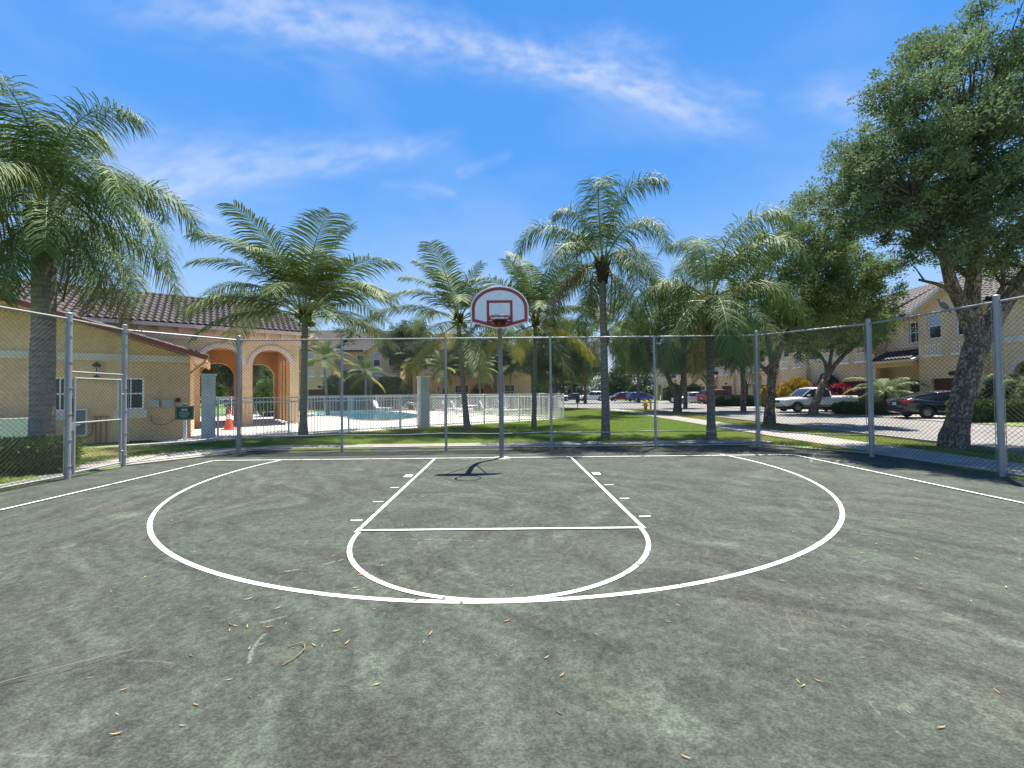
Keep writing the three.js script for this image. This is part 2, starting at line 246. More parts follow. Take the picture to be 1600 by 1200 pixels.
// ---- court with its worn green coating
const courtTex = (() => {
  const W = 2048, Hh = 2048, x0 = -9, x1 = 9, z0 = -12, z1 = 0.2, r = RNG(5);
  const f = new Float32Array(W * Hh), wr = new Float32Array(W * Hh);
  // scuffs: thin pale scratches, arcs and drag marks
  const put = (x, z, v) => { const i = Math.round((x - x0) / (x1 - x0) * W), j = Math.round((z - z0) / (z1 - z0) * Hh); if (i >= 0 && j >= 0 && i < W && j < Hh) f[j * W + i] = Math.max(f[j * W + i], v); };
  const stroke = (x, z, ang, len, bend, v, broken, wid = 1) => { const n = Math.ceil(len * 300); let a = ang, px = x, pz = z; for (let i = 0; i < n; i++) { a += bend / n; px += Math.cos(a) * len / n; pz += Math.sin(a) * len / n; const q = vn(i * 0.05, x * 31 + z * 17, 3); if (q > broken) for (let w = 0; w < wid; w++) put(px + (r() - 0.5) * 0.01 * wid, pz + (r() - 0.5) * 0.01 * wid, v * (0.5 + 0.5 * r())); } };
  for (let i = 0; i < 1100; i++) stroke(lerp(-8, 8, r()), lerp(-11, -0.5, r()), r() * 6.3, 0.05 + r() * r() * 0.7, (r() - 0.5) * 2.4, 0.1 + 0.45 * r() * r(), 0.42, 1);
  for (const [x, z, a, l, b, v, br, w] of [[-1.55, -4.0, 2.4, 0.5, 0.4, 0.7, 0.45, 2], [-1.35, -3.2, 2.3, 0.45, 0.3, 0.6, 0.45, 2], [-1.5, -3.05, 2.2, 0.6, -1.2, 0.6, 0.35, 2], [-1.5, -6.5, 0.02, 2.6, 0.02, 0.6, 0.5, 2], [-0.9, -7.9, 2.0, 0.7, -0.6, 0.6, 0.4, 2], [-1.6, -4.55, 0.05, 1.5, 0.1, 0.5, 0.5, 2], [1.1, -6.4, 0.0, 0.9, -0.3, 0.5, 0.55, 2], [6.6, -8.9, -0.9, 1.5, 0.05, 0.9, 0.25, 5], [6.9, -8.6, -0.85, 0.7, 0.05, 0.9, 0.2, 6], [-1.15, -9.9, 0.0, 0.9, 0, 0.9, 0.4, 6], [1.6, -3.1, 0.35, 4.6, 0.15, 0.2, 0.15, 8], [3.4, -5.2, 0.2, 3.2, 0.1, 0.13, 0.2, 5], [-5.4, -8.2, 2.0, 1.3, 0.5, 0.22, 0.2, 3], [-0.75, -4.2, 1.4, 1.3, 0.2, -0.26, 0.2, 2], [0.1, -3.6, 1.3, 0.9, -0.2, -0.2, 0.25, 2], [0.8, -7.2, 1.2, 2.1, 0.4, 0.2, 0.3, 2]])
    if (v > 0) stroke(x, z, a, l, b, v, br, w); else { const n = 400; let px = x, pz = z, aa = a; for (let i = 0; i < n; i++) { aa = a + b * i / n + (vn(i * 0.05, x * 9, 2) - 0.5) * 1.6; px += Math.cos(aa) * l / n; pz += Math.sin(aa) * l / n; const ii = Math.round((px - x0) / (x1 - x0) * W), jj = Math.round((pz - z0) / (z1 - z0) * Hh); if (ii > 0 && jj > 0 && ii < W && jj < Hh) wr[jj * W + ii] = -v; } }
  const t = tex(W, Hh, (u, v, i, j) => {
    const x = lerp(x0, x1, u), z = lerp(z0, z1, v);
    const wx = x + 0.5 * (fbm(x * 0.8, z * 0.8, 2, 3) - 0.5) * 2, wz = z + 0.5 * (fbm(x * 0.8 + 9, z * 0.8, 2, 6) - 0.5) * 2;
    const dir = 0.5 + 0.9 * fbm(x * 0.3, z * 0.3, 2, 19);                       // rubbing marks that swirl
    const ca = Math.cos(dir), sa = Math.sin(dir), al = wx * ca + wz * sa, ac = -wx * sa + wz * ca;
    const sw = fbm(al * 2.2, ac * 5.5, 3, 8), moss = fbm(wx * 0.75, wz * 0.75, 6, 14), dk = fbm(wx * 1.0 + 4, wz * 1.0, 5, 23), fine = fbm(x * 26, z * 26, 3, 31), sp = H256[(i * 7 + j * 131 + ((i * j) >> 3)) & 65535];
    const spots = sstep(0.68, 0.8, fbm(wx * 2.3, wz * 2.3, 4, 37)), gm = sstep(0.34, 0.68, moss * 0.7 + sw * 0.3);
    let k = 1 + (sw - 0.5) * 0.5 + (dk - 0.5) * 0.14 + (fine - 0.5) * 0.5 + (sp - 0.5) * 0.5 + (fbm(wx * 3.4, wz * 3.4, 3, 27) - 0.5) * 0.2;
    k *= 1 + spots * 0.16;
    let c = [lerp(96, 93, gm) * k, lerp(100, 103, gm) * k, lerp(89, 89, gm) * k];
    const rust = sstep(0.62, 0.8, fbm(wx * 1.7 + 20, wz * 1.7, 4, 43)); c = [c[0] * (1 + 0.03 * rust), c[1], c[2] * (1 - 0.03 * rust)];
    const s = f[j * W + i], d = wr[j * W + i];
    if (s > 0) c = c.map(q => lerp(q, 225, s)); if (d > 0) c = c.map(q => q * (1 - d));
    return c.map(q => Math.max(0, Math.min(255, q)));
  });
  t.wrapS = t.wrapT = THREE.MirroredRepeatWrapping; t.anisotropy = 8; return t;
})();
const courtG = (() => { const g = sheet([[-8.62, 14], [8.95, 14], [8.95, -9.4], [7.35, -11.62], [-7.45, -11.62], [-8.62, -9.65]], 0, [], 0.12); const p = g.attributes.position, uv = g.attributes.uv; for (let i = 0; i < p.count; i++) uv.setXY(i, (p.getX(i) + 9) / 18, (p.getZ(i) + 12) / 12.2); return g; })();
const courtBump = rep(grainTex, 18 * 1.4, 12.2 * 1.4);
const court = struct('basketball_court', courtG, std(lin(0.36, 0.358, 0.346), 0.92, { map: courtTex, bumpMap: courtBump, bumpScale: 0.006 }));
{
  const lineTex = tex(512, 512, (u, v) => { const n = tf(u, v, 64, 3, 61), w = sstep(0.665, 0.73, tf(u, v, 24, 5, 67)); const k = lerp(228 + (n - 0.5) * 44, 84, w * 0.9); return [k, k, k * 0.985]; });
  const lm = std(lin(0.86, 0.86, 0.84), 0.8, { map: rep(lineTex, 0.6), bumpMap: rep(grainTex, 4), bumpScale: 0.003 });
  const ring = (cx, cz, r, w, a0, a1, n, y) => { const pts = []; for (let i = 0; i <= n; i++) { const a = lerp(a0, a1, i / n); pts.push([cx + Math.sin(a) * (r + w / 2), cz + Math.cos(a) * (r + w / 2)]); } for (let i = n; i >= 0; i--) { const a = lerp(a0, a1, i / n); pts.push([cx + Math.sin(a) * (r - w / 2), cz + Math.cos(a) * (r - w / 2)]); } return sheet(pts, y); };
  const strip = (xa, za, xb, zb, w, y) => { const l = Math.hypot(xb - xa, zb - za), nx = -(zb - za) / l * w / 2, nz = (xb - xa) / l * w / 2; return sheet([[xa + nx, za + nz], [xb + nx, zb + nz], [xb - nx, zb - nz], [xa - nx, za - nz]], y); };
  part('three_point_line', ring(-0.07, -8.66, 5.53, 0.048, -1.84, 1.84, 120, 0.004), lm, court);
  part('free_throw_arc', ring(-0.07, -4.75, 1.6, 0.046, -1.571, 1.571, 60, 0.006), lm, court);
  part('lane_line', strip(-1.7, -10.02, -1.7, -4.74, 0.05, 0.0085), lm, court);
  part('lane_line', strip(1.56, -10.0, 1.56, -4.72, 0.05, 0.0085), lm, court);
  part('free_throw_line', strip(-1.7, -4.8, 1.56, -4.74, 0.047, 0.011), lm, court);
  part('baseline', strip(-7.02, -10.13, 6.9, -9.86, 0.055, 0.0125), lm, court);
  part('sideline', strip(-7.02, -10.1, -7.05, 13, 0.05, 0.0145), lm, court);
  part('sideline', strip(6.88, -9.86, 7.14, 13, 0.05, 0.0145), lm, court);
  for (const [z, h] of [[-7.95, 0.22], [-6.98, 0.036], [-6.08, 0.033], [-5.2, 0.03]]) { part('lane_mark', strip(-1.785, z, -1.93, z, h, 0.005), lm, court); part('lane_mark', strip(1.655, z + 0.02, 1.80, z + 0.02, h, 0.005), lm, court); }
}
// ---- pool
struct('pool_deck', sheet([at35([3.4, -24.15], 0.2, 0.2), at35([3.4, -24.15], -17.6, 0.2), [-14.5, -16.5], at35([3.4, -24.15], -30, -22), at35([3.4, -24.15], 0.2, -22)], 0.0, [poolPts], 0.02), M.deck);
{
  const coping = poolC.getPoints(60).slice(0, 60), out = [], inn = [];
  coping.forEach((p, i) => { const q = coping[(i + 1) % 60], o = coping[(i + 59) % 60], t = V(q.x - o.x, 0, q.z - o.z).normalize(); out.push([p.x + t.z * -0.28, p.z + t.x * 0.28]); out[out.length - 1] = [p.x - t.z * 0.28 * -1, p.z + t.x * 0.28 * -1]; inn.push([p.x - t.z * 0.04, p.z + t.x * 0.04]); });
  const sgn = Math.hypot(out[0][0] + 10.5, out[0][1] + 31) > Math.hypot(coping[0].x + 10.5, coping[0].z + 31);
  struct('pool_coping', sheet(sgn ? out : inn, 0.05, [poolPts], 0.05), M.trim);
  const wall = []; const P = poolPts; const pos = [], uv = [];
  for (let i = 0; i < 60; i++) { const a = P[i], b = P[(i + 1) % 60]; pos.push(a[0], 0.0, a[1], a[0], -1.3, a[1], b[0], 0.0, b[1], b[0], 0.0, b[1], a[0], -1.3, a[1], b[0], -1.3, b[1]); for (let k = 0; k < 6; k++) uv.push(0, 0); }
  const g = new THREE.BufferGeometry(); g.setAttribute('position', new THREE.Float32BufferAttribute(pos, 3)); g.setAttribute('uv', new THREE.Float32BufferAttribute(uv, 2)); g.computeVertexNormals();
  struct('pool_basin', [g, sheet(P, -1.3)], std(lin(0.62, 0.88, 0.88), 0.7));
  const ripple = tex(512, 512, (u, v) => { const k = 255 * tf(u, v, 12, 3, 71); return [k, k, k]; }, false);
  struct('pool_water', sheet(P.map(([x, z]) => [lerp(-10.5, x, 0.998), lerp(-31, z, 0.998)]), -0.12, [], 1.1), new THREE.MeshPhysicalMaterial({ color: lin(0.8, 0.97, 0.98), roughness: 0.03, transmission: 1, thickness: 1, ior: 1.33, attenuationColor: lin(0.25, 0.75, 0.8), attenuationDistance: 4, bumpMap: rep(ripple, 0.5), bumpScale: 0.03 }));
}
// ------------------------------------------------------------------ the chain link fence round the court
const FH = 3.1;
const posts = [[-8.28, 3.6], [-8.3, 0.8], [-8.34, -2.1], [-8.37, -5.1], [-8.4, -8.11], [-8.61, -9.51], [-7.26, -11.42], [-4.47, -11.42], [-1.63, -11.42], [1.26, -11.42], [4.14, -11.4], [6.94, -11.3], [8.48, -9.5], [8.72, -7.17], [8.76, -4.3], [8.78, -1.4], [8.8, 1.5], [8.82, 4.4]];
const terminal = new Set([4, 5, 6, 11, 12, 13]);
function linkMesh(P, Q, h0, h1, d = 0.085, r = 0.003) {             // woven diagonal wires between two posts
  const len = Math.hypot(Q[0] - P[0], Q[1] - P[1]), ux = (Q[0] - P[0]) / len, uz = (Q[1] - P[1]) / len, H = h1 - h0, list = [];
  const seg = (u0, v0, u1, v1, off) => { const a = V(P[0] + ux * u0 - uz * off, h0 + v0, P[1] + uz * u0 + ux * off), b = V(P[0] + ux * u1 - uz * off, h0 + v1, P[1] + uz * u1 + ux * off); if (a.distanceTo(b) > 0.01) { const g = new THREE.CylinderGeometry(r, r, a.distanceTo(b), 4, 1, true); g.translate(0, a.distanceTo(b) / 2, 0); g.applyQuaternion(new THREE.Quaternion().setFromUnitVectors(V(0, 1, 0), b.clone().sub(a).normalize())); g.translate(a.x, a.y, a.z); list.push(g); } };
  for (let c = -H + d / 2; c < len; c += d) { const u0 = Math.max(0, c), u1 = Math.min(len, c + H); if (u1 > u0) { seg(u0, u0 - c, u1, u1 - c, 0.003); seg(u0, H - (u0 - c), u1, H - (u1 - c), -0.003); } }
  return merge(list);
}
{
  const f = thing('chain_link_fence', 'tall grey galvanised chain link fence wrapped round the basketball court', 'fence', [0, 0, 0]);
  posts.forEach(([x, z], i) => {
    const r = terminal.has(i) ? 0.048 : 0.034, post = part('post', rod(V(x, -0.1, z), V(x, FH + (terminal.has(i) ? 0.08 : 0.0), z), r, r, 14), M.galv, f);
    if (terminal.has(i)) { const cap = new THREE.SphereGeometry(r * 1.12, 12, 6, 0, Math.PI * 2, 0, Math.PI / 2); cap.scale(1, 0.6, 1); cap.translate(x, FH + 0.08, z); part('post_cap', cap, M.galv, post); }
    for (const y of terminal.has(i) ? [0.25, 0.75, 1.25, 1.75, 2.25, 2.75, 3.02] : [3.04]) { const b = new THREE.CylinderGeometry(r + 0.009, r + 0.009, 0.026, 12); b.translate(x, y, z); part('tension_band', b, M.galv, post); }
  });
  for (let i = 0; i + 1 < posts.length; i++) {
    const a = posts[i], b = posts[i + 1];
    part('top_rail', rod(V(a[0], FH - 0.02, a[1]), V(b[0], FH - 0.02, b[1]), 0.021, 0.021, 10), M.galv, f);
    if (i === 4) continue;                                            // the gate fills this bay
    const low = i >= 5 && i <= 11;
    if (low) { const mid = V((a[0] + b[0]) / 2, 0.445, (a[1] + b[1]) / 2); part('lower_rail', new THREE.TubeGeometry(new THREE.CatmullRomCurve3([V(a[0], 0.47, a[1]), mid, V(b[0], 0.475, b[1])]), 8, 0.014, 8), M.galv, f); }
    part('bottom_rail', rod(V(a[0], 0.075, a[1]), V(b[0], 0.075, b[1]), 0.014, 0.014, 8), M.galv, f);
    part('chain_link_mesh', linkMesh(a, b, 0.05, FH + 0.03), M.wire, f, 'stuff');
    const bars = terminal.has(i) || terminal.has(i + 1);
    if (bars) for (const [p, q] of [[a, b], [b, a]]) { const l = Math.hypot(q[0] - p[0], q[1] - p[1]), x = p[0] + (q[0] - p[0]) / l * 0.075, z = p[1] + (q[1] - p[1]) / l * 0.075; part('tension_bar', rod(V(x, 0.08, z), V(x, FH - 0.06, z), 0.006, 0.006, 6), M.galv, f); }
  }
  const A = posts[4], B = posts[5]; // mesh and rail over the gate
  part('transom_rail', rod(V(A[0], 2.06, A[1]), V(B[0], 2.06, B[1]), 0.021, 0.021, 10), M.galv, f);
  part('chain_link_mesh', linkMesh(A, B, 2.08, FH + 0.01), M.wire, f, 'stuff');
  // gate
  const g = thing('chain_link_gate', 'narrow chain link gate with latch in the court fence by the hedge', 'gate', [0, 0, 0]);
  const l = Math.hypot(B[0] - A[0], B[1] - A[1]), P = (s, y) => V(lerp(A[0], B[0], s / l), y, lerp(A[1], B[1], s / l)), s0 = 0.13, s1 = l - 0.1, q0 = P(s0, 0), q1 = P(s1, 0);
  part('gate_stile', rod(P(s0, 0.07), P(s0, 1.95), 0.024, 0.024, 10), M.galv, g); part('gate_stile', rod(P(s1, 0.07), P(s1, 1.95), 0.024, 0.024, 10), M.galv, g);
  for (const y of [0.1, 1.06, 1.94]) part('gate_rail', rod(P(s0, y), P(s1, y), 0.02, 0.02, 10), M.galv, g);
  part('chain_link_mesh', linkMesh([q0.x, q0.z], [q1.x, q1.z], 0.1, 1.94), M.wire, g, 'stuff');
  for (const y of [0.35, 1.62]) { part('hinge', rod(P(s1, y), P(l - 0.02, y), 0.03, 0.03, 8), M.galv, g); }
  const latch = part('latch', [rod(P(s0 - 0.12, 1.02), P(s0 + 0.13, 1.02), 0.022, 0.016, 8), bx(0.07, 0.16, 0.09).translate(P(0.05, 0).x, 0.92, P(0.05, 0).z)], M.galv, g);
  part('latch_bar', rod(P(s0 - 0.05, 1.2), P(s0 - 0.05, 1.55), 0.014, 0.014, 8), M.black, latch);
}
// ------------------------------------------------------------------ the basketball hoop
{
  const X = -0.1, h = thing('basketball_hoop', 'basketball hoop with white fan shaped backboard trimmed in red on a grey pole', 'basketball hoop', [X, 0, -9.96]);
  const poleC = new THREE.CatmullRomCurve3([V(0, -0.1, 0), V(0, 0.6, 0), V(0, 1.6, 0), V(-0.01, 2.35, 0.01), V(-0.012, 2.85, 0.16), V(-0.01, 3.15, 0.5), V(0, 3.28, 0.9), V(0, 3.3, 1.09)]);
  part('pole', new THREE.TubeGeometry(poleC, 60, 0.057, 16), std(lin(0.27, 0.30, 0.31), 0.45, { metalness: 0.5, map: rep(stuccoCol, 1) }), h);
  const by = 2.94, bz = 1.16, outline = (k) => {              // fan: curved top, straight sides, bottom drawn to a shallow point
    const s = new THREE.Shape(), w = 0.61 - k, low = 0.13 + k * 0.75, sh = 0.42;
    s.moveTo(-w, low); s.lineTo(-0.12, k * 1.02); s.lineTo(0.12, k * 1.02); s.lineTo(w, low); s.lineTo(w, sh);
    const n = 28; for (let i = 1; i < n; i++) { const a = i / n * Math.PI; s.lineTo(Math.cos(a) * w, sh + Math.sin(a) * (0.47 - k) * (0.96 + 0.04 * Math.sin(a))); }
    s.lineTo(-w, sh); s.closePath(); return s;
  };
  const board = new THREE.ExtrudeGeometry(outline(0), { depth: 0.03, bevelEnabled: true, bevelSize: 0.006, bevelThickness: 0.006, bevelSegments: 2 }); board.translate(0, by, bz);
  const scuff = tex(256, 256, (u, v) => { const n = tf(u, v, 8, 5, 81), s = sstep(0.62, 0.75, tf(u, v, 16, 4, 83)); const k = 238 + (n - 0.5) * 16 - s * 14; return [k, k, k]; });
  const bd = part('backboard', board, std(lin(0.92, 0.92, 0.92), 0.35, { map: rep(scuff, 1.3) }), h);
  const redP = std(lin(0.42, 0.045, 0.04), 0.5, { map: rep(scuff, 2) });
  const bo = outline(0.02); bo.holes.push(outline(0.084)); const bg = new THREE.ExtrudeGeometry(bo, { depth: 0.004, bevelEnabled: false }); bg.translate(0, by, bz + 0.0365); part('border_stripe', bg, redP, bd);
  const sq = new THREE.Shape([[-0.275, 0.105], [0.275, 0.105], [0.275, 0.59], [-0.275, 0.59]].map(p => new THREE.Vector2(...p))); sq.holes.push(new THREE.Path([[-0.222, 0.15], [0.222, 0.15], [0.222, 0.535], [-0.222, 0.535]].map(p => new THREE.Vector2(...p))));
  const sg = new THREE.ExtrudeGeometry(sq, { depth: 0.004, bevelEnabled: false }); sg.translate(0, by, bz + 0.0365); part('target_square', sg, redP, bd);
  const rimM = std(lin(0.16, 0.035, 0.03), 0.45, { metalness: 0.4 }), ry = 3.08, rz = bz + 0.04 + 0.15 + 0.225;
  const rim = part('rim', (() => { const a = new THREE.TorusGeometry(0.225, 0.011, 8, 40), b = new THREE.TorusGeometry(0.238, 0.009, 8, 40); a.rotateX(Math.PI / 2); b.rotateX(Math.PI / 2); a.translate(0, ry, rz); b.translate(0, ry + 0.022, rz); const l = [a, b]; for (let i = 0; i < 12; i++) { const t = i / 12 * 6.283, q = new THREE.TorusGeometry(0.016, 0.004, 5, 8); q.rotateY(-t + Math.PI / 2); q.translate(Math.cos(t) * 0.228, ry - 0.016, rz + Math.sin(t) * 0.228); l.push(q); } return l; })(), rimM, h);
  part('rim_bracket', [bx(0.26, 0.014, 0.2, 0, ry + 0.004, bz + 0.13), bx(0.2, 0.13, 0.02, 0, ry - 0.1, bz + 0.052), rod(V(-0.08, ry - 0.1, bz + 0.06), V(-0.16, ry, rz - 0.12), 0.012), rod(V(0.08, ry - 0.1, bz + 0.06), V(0.16, ry, rz - 0.12), 0.012), rod(V(0, ry - 0.11, bz + 0.06), V(0, ry - 0.01, rz - 0.21), 0.03, 0.05, 8)], rimM, rim);
  part('support_plate', [bx(0.28, 0.34, 0.02, 0, 3.13, bz - 0.022)], M.galv, h);
  for (const s of [-1, 1]) part('brace', rod(V(0, 2.86, 0.19), V(s * 0.42, 3.5, bz - 0.01), 0.016, 0.016, 8), M.galv, h);
  part('base_footing', (() => { const g = new THREE.CylinderGeometry(0.2, 0.22, 0.03, 20); g.translate(0, 0.005, 0); return g; })(), M.concrete, h);
}
// ------------------------------------------------------------------ buildings
function wall(w, h, t, holes = [], top = null) {                 // a wall standing on y = 0, x from 0 to w, front face at z = 0
  const s = new THREE.Shape((top || [[0, 0], [w, 0], [w, h], [0, h]]).map(p => new THREE.Vector2(...p)));
  for (const o of holes) s.holes.push(holePath(o));
  const g = new THREE.ExtrudeGeometry(s, { depth: t, bevelEnabled: false, curveSegments: 14 }); g.translate(0, 0, -t); return metric(g);
}
function holePath({ x, y = 0, w, h, arch }, grow = 0) {
  const p = new THREE.Path(), a = x - grow, b = x + w + grow, y0 = Math.max(y - (y > 0.01 ? grow : 0), 0.002), y1 = y + h;
  if (!arch) { p.moveTo(a, y0); p.lineTo(b, y0); p.lineTo(b, y1 + grow); p.lineTo(a, y1 + grow); p.closePath(); return p; }
  const r = (b - a) / 2, sp = y1 - w / 2; p.moveTo(a, y0); p.lineTo(b, y0); p.lineTo(b, sp); p.absarc((a + b) / 2, sp, r, 0, Math.PI, false); p.lineTo(a, y0); return p;
}
function archTrim(o, wid, t) {                                   // a raised band round an arch
  const r = o.w / 2, cx = o.x + r, sp = o.y + o.h - r, s = new THREE.Shape();
  s.absarc(cx, sp, r + wid, 0, Math.PI, false); s.lineTo(cx - r, sp); s.absarc(cx, sp, r, Math.PI, 0, true); s.closePath();
  const g = new THREE.ExtrudeGeometry(s, { depth: t, bevelEnabled: false, curveSegments: 18 }); return metric(g);
}
function windowPart(parent, x, y, w, h, z, o = {}) {             // frame with its pane and glazing bars as pieces of it
  const f = 0.055, d = 0.07, fm = o.frame || M.white;
  const win = part('window', [bx(f, h, d, x + f / 2, y, z), bx(f, h, d, x + w - f / 2, y, z), bx(w - 2 * f, f, d, x + w / 2, y, z), bx(w - 2 * f, f, d, x + w / 2, y + h - f, z), bx(w - 2 * f, 0.045, d * 0.8, x + w / 2, y + h * 0.5 - 0.02, z)], fm, parent);
  if (o.split) { part('pane', bx(w - 2 * f, h / 2 - 0.06, 0.012, x + w / 2, y + f, z - 0.012), M.glass, win); part('pane', bx(w - 2 * f, h / 2 - 0.07, 0.012, x + w / 2, y + h / 2 + 0.025, z - 0.012), M.glassBlind, win); }
  else part('pane', bx(w - 2 * f + 0.01, h - 2 * f + 0.01, 0.012, x + w / 2, y + f - 0.005, z - 0.014), o.pane || M.glass, win);
  if (o.bars) part('glazing_bar', bx(0.03, h - 2 * f, 0.03, x + w / 2, y + f, z + 0.008), fm, win);
  if (o.sill) part('sill', bx(w + 0.14, 0.07, 0.14, x + w / 2, y - 0.075, z + 0.07), M.trim, win);
  return win;
}
const tileTones = [lin(0.135, 0.085, 0.075), lin(0.165, 0.10, 0.085), lin(0.115, 0.075, 0.07), lin(0.19, 0.12, 0.10)];
const tileNoise = tex(512, 512, (u, v) => { const n = tf(u, v, 8, 5, 91), m = tf(u, v, 64, 2, 93); const k = 190 + (n - 0.5) * 130 + (m - 0.5) * 70; return [k, k * 0.95, k * 0.93]; });
M.tile = std(lin(0.056, 0.040, 0.038), 0.7, { map: rep(tileNoise, 0.35) });
M.tileRed = std(lin(0.10, 0.045, 0.038), 0.7, { map: rep(tileNoise, 0.35) });
// barrel tiles laid in courses over a sloping quadrilateral: E0-E1 the eave, R0-R1 the ridge
function tiledSlope(E0, E1, R0, R1, cw = 0.27, cl = 0.38) {
  const u = E1.clone().sub(E0).normalize(), mid = R0.clone().add(R1).multiplyScalar(0.5).sub(E0.clone().add(E1).multiplyScalar(0.5));
  const n = u.clone().cross(mid).normalize(); if (n.y < 0) n.negate(); const s = n.clone().cross(u).normalize(); if (s.y < 0) s.negate();
  const loc = p => [p.clone().sub(E0).dot(u), p.clone().sub(E0).dot(s)], a = loc(R0), b = loc(R1), len = E1.distanceTo(E0), up = a[1];
  const pos = [], uv = [], idx = [];
  const K = 5, m = Math.ceil(up / cl);
  for (let j = 0; j < m; j++) {
    const v0 = j * cl - 0.03, v1 = Math.min(up, (j + 1) * cl + 0.02), tl = (j + 0.5) / m, xl = lerp(0, a[0], tl), xr = lerp(len, b[0], tl);
    const c0 = Math.ceil(xl / cw), c1 = Math.floor(xr / cw);
    for (let c = c0; c < c1; c++) {
      const jig = (vn(c * 3.7, j * 5.1, 4) - 0.5) * 0.018, base = pos.length / 3;
      for (let q = 0; q <= K; q++) { const t = q / K, x = c * cw + t * cw, hgt = Math.sin(t * Math.PI) * 0.085; for (const [v, l] of [[v0 + jig, 0.055], [v1, 0.012], [v0 + jig, 0.0]]) { const y = v === v0 + jig && l === 0 ? 0 : hgt + l; pos.push(E0.x + u.x * x + s.x * v + n.x * y, E0.y + u.y * x + s.y * v + n.y * y, E0.z + u.z * x + s.z * v + n.z * y); uv.push(x + (c * 7 % 5), v + (j * 3 % 7)); } }
      for (let q = 0; q < K; q++) { const o = base + q * 3; idx.push(o, o + 3, o + 1, o + 3, o + 4, o + 1, o, o + 2, o + 3, o + 3, o + 2, o + 5); }
    }
  }
  const g = new THREE.BufferGeometry(); g.setAttribute('position', new THREE.Float32BufferAttribute(pos, 3)); g.setAttribute('uv', new THREE.Float32BufferAttribute(uv, 2)); g.setIndex(idx); g.computeVertexNormals(); return g;
}
function slab(pts, t) {                                            // a flat polygon with thickness t downwards
  const n = pts.length, pos = [], push = (...v) => v.forEach(p => pos.push(p.x, p.y, p.z)), dn = p => V(p.x, p.y - t, p.z);
  for (let i = 1; i + 1 < n; i++) { push(pts[0], pts[i], pts[i + 1]); push(dn(pts[0]), dn(pts[i + 1]), dn(pts[i])); }
  for (let i = 0; i < n; i++) { const a = pts[i], b = pts[(i + 1) % n]; push(a, dn(a), b, b, dn(a), dn(b)); }
  const g = new THREE.BufferGeometry(); g.setAttribute('position', new THREE.Float32BufferAttribute(pos, 3)); g.computeVertexNormals(); return metric(g);
}
function ridgeCaps(a, b, r = 0.11) { const l = [], n = Math.ceil(a.distanceTo(b) / 0.4); for (let i = 0; i < n; i++) { const p = a.clone().lerp(b, i / n), q = a.clone().lerp(b, Math.min(1, (i + 1.12) / n)); p.y += 0.02; l.push(rod(p, q, r, r * 0.86, 8)); } return merge(l); }
function wallLamp(parent, x, y, z) { const l = part('wall_lamp', [bx(0.16, 0.06, 0.16, x, y + 0.34, z + 0.14), new THREE.ConeGeometry(0.14, 0.14, 6).translate(x, y + 0.46, z + 0.14), bx(0.02, 0.34, 0.02, x, y, z + 0.205), bx(0.14, 0.03, 0.14, x, y, z + 0.14), bx(0.05, 0.05, 0.16, x, y + 0.36, z + 0.08)], M.black, parent); part('lamp_glass', new THREE.CylinderGeometry(0.07, 0.055, 0.31, 6).translate(x, y + 0.185, z + 0.14), M.lampGlass, l); return l; }

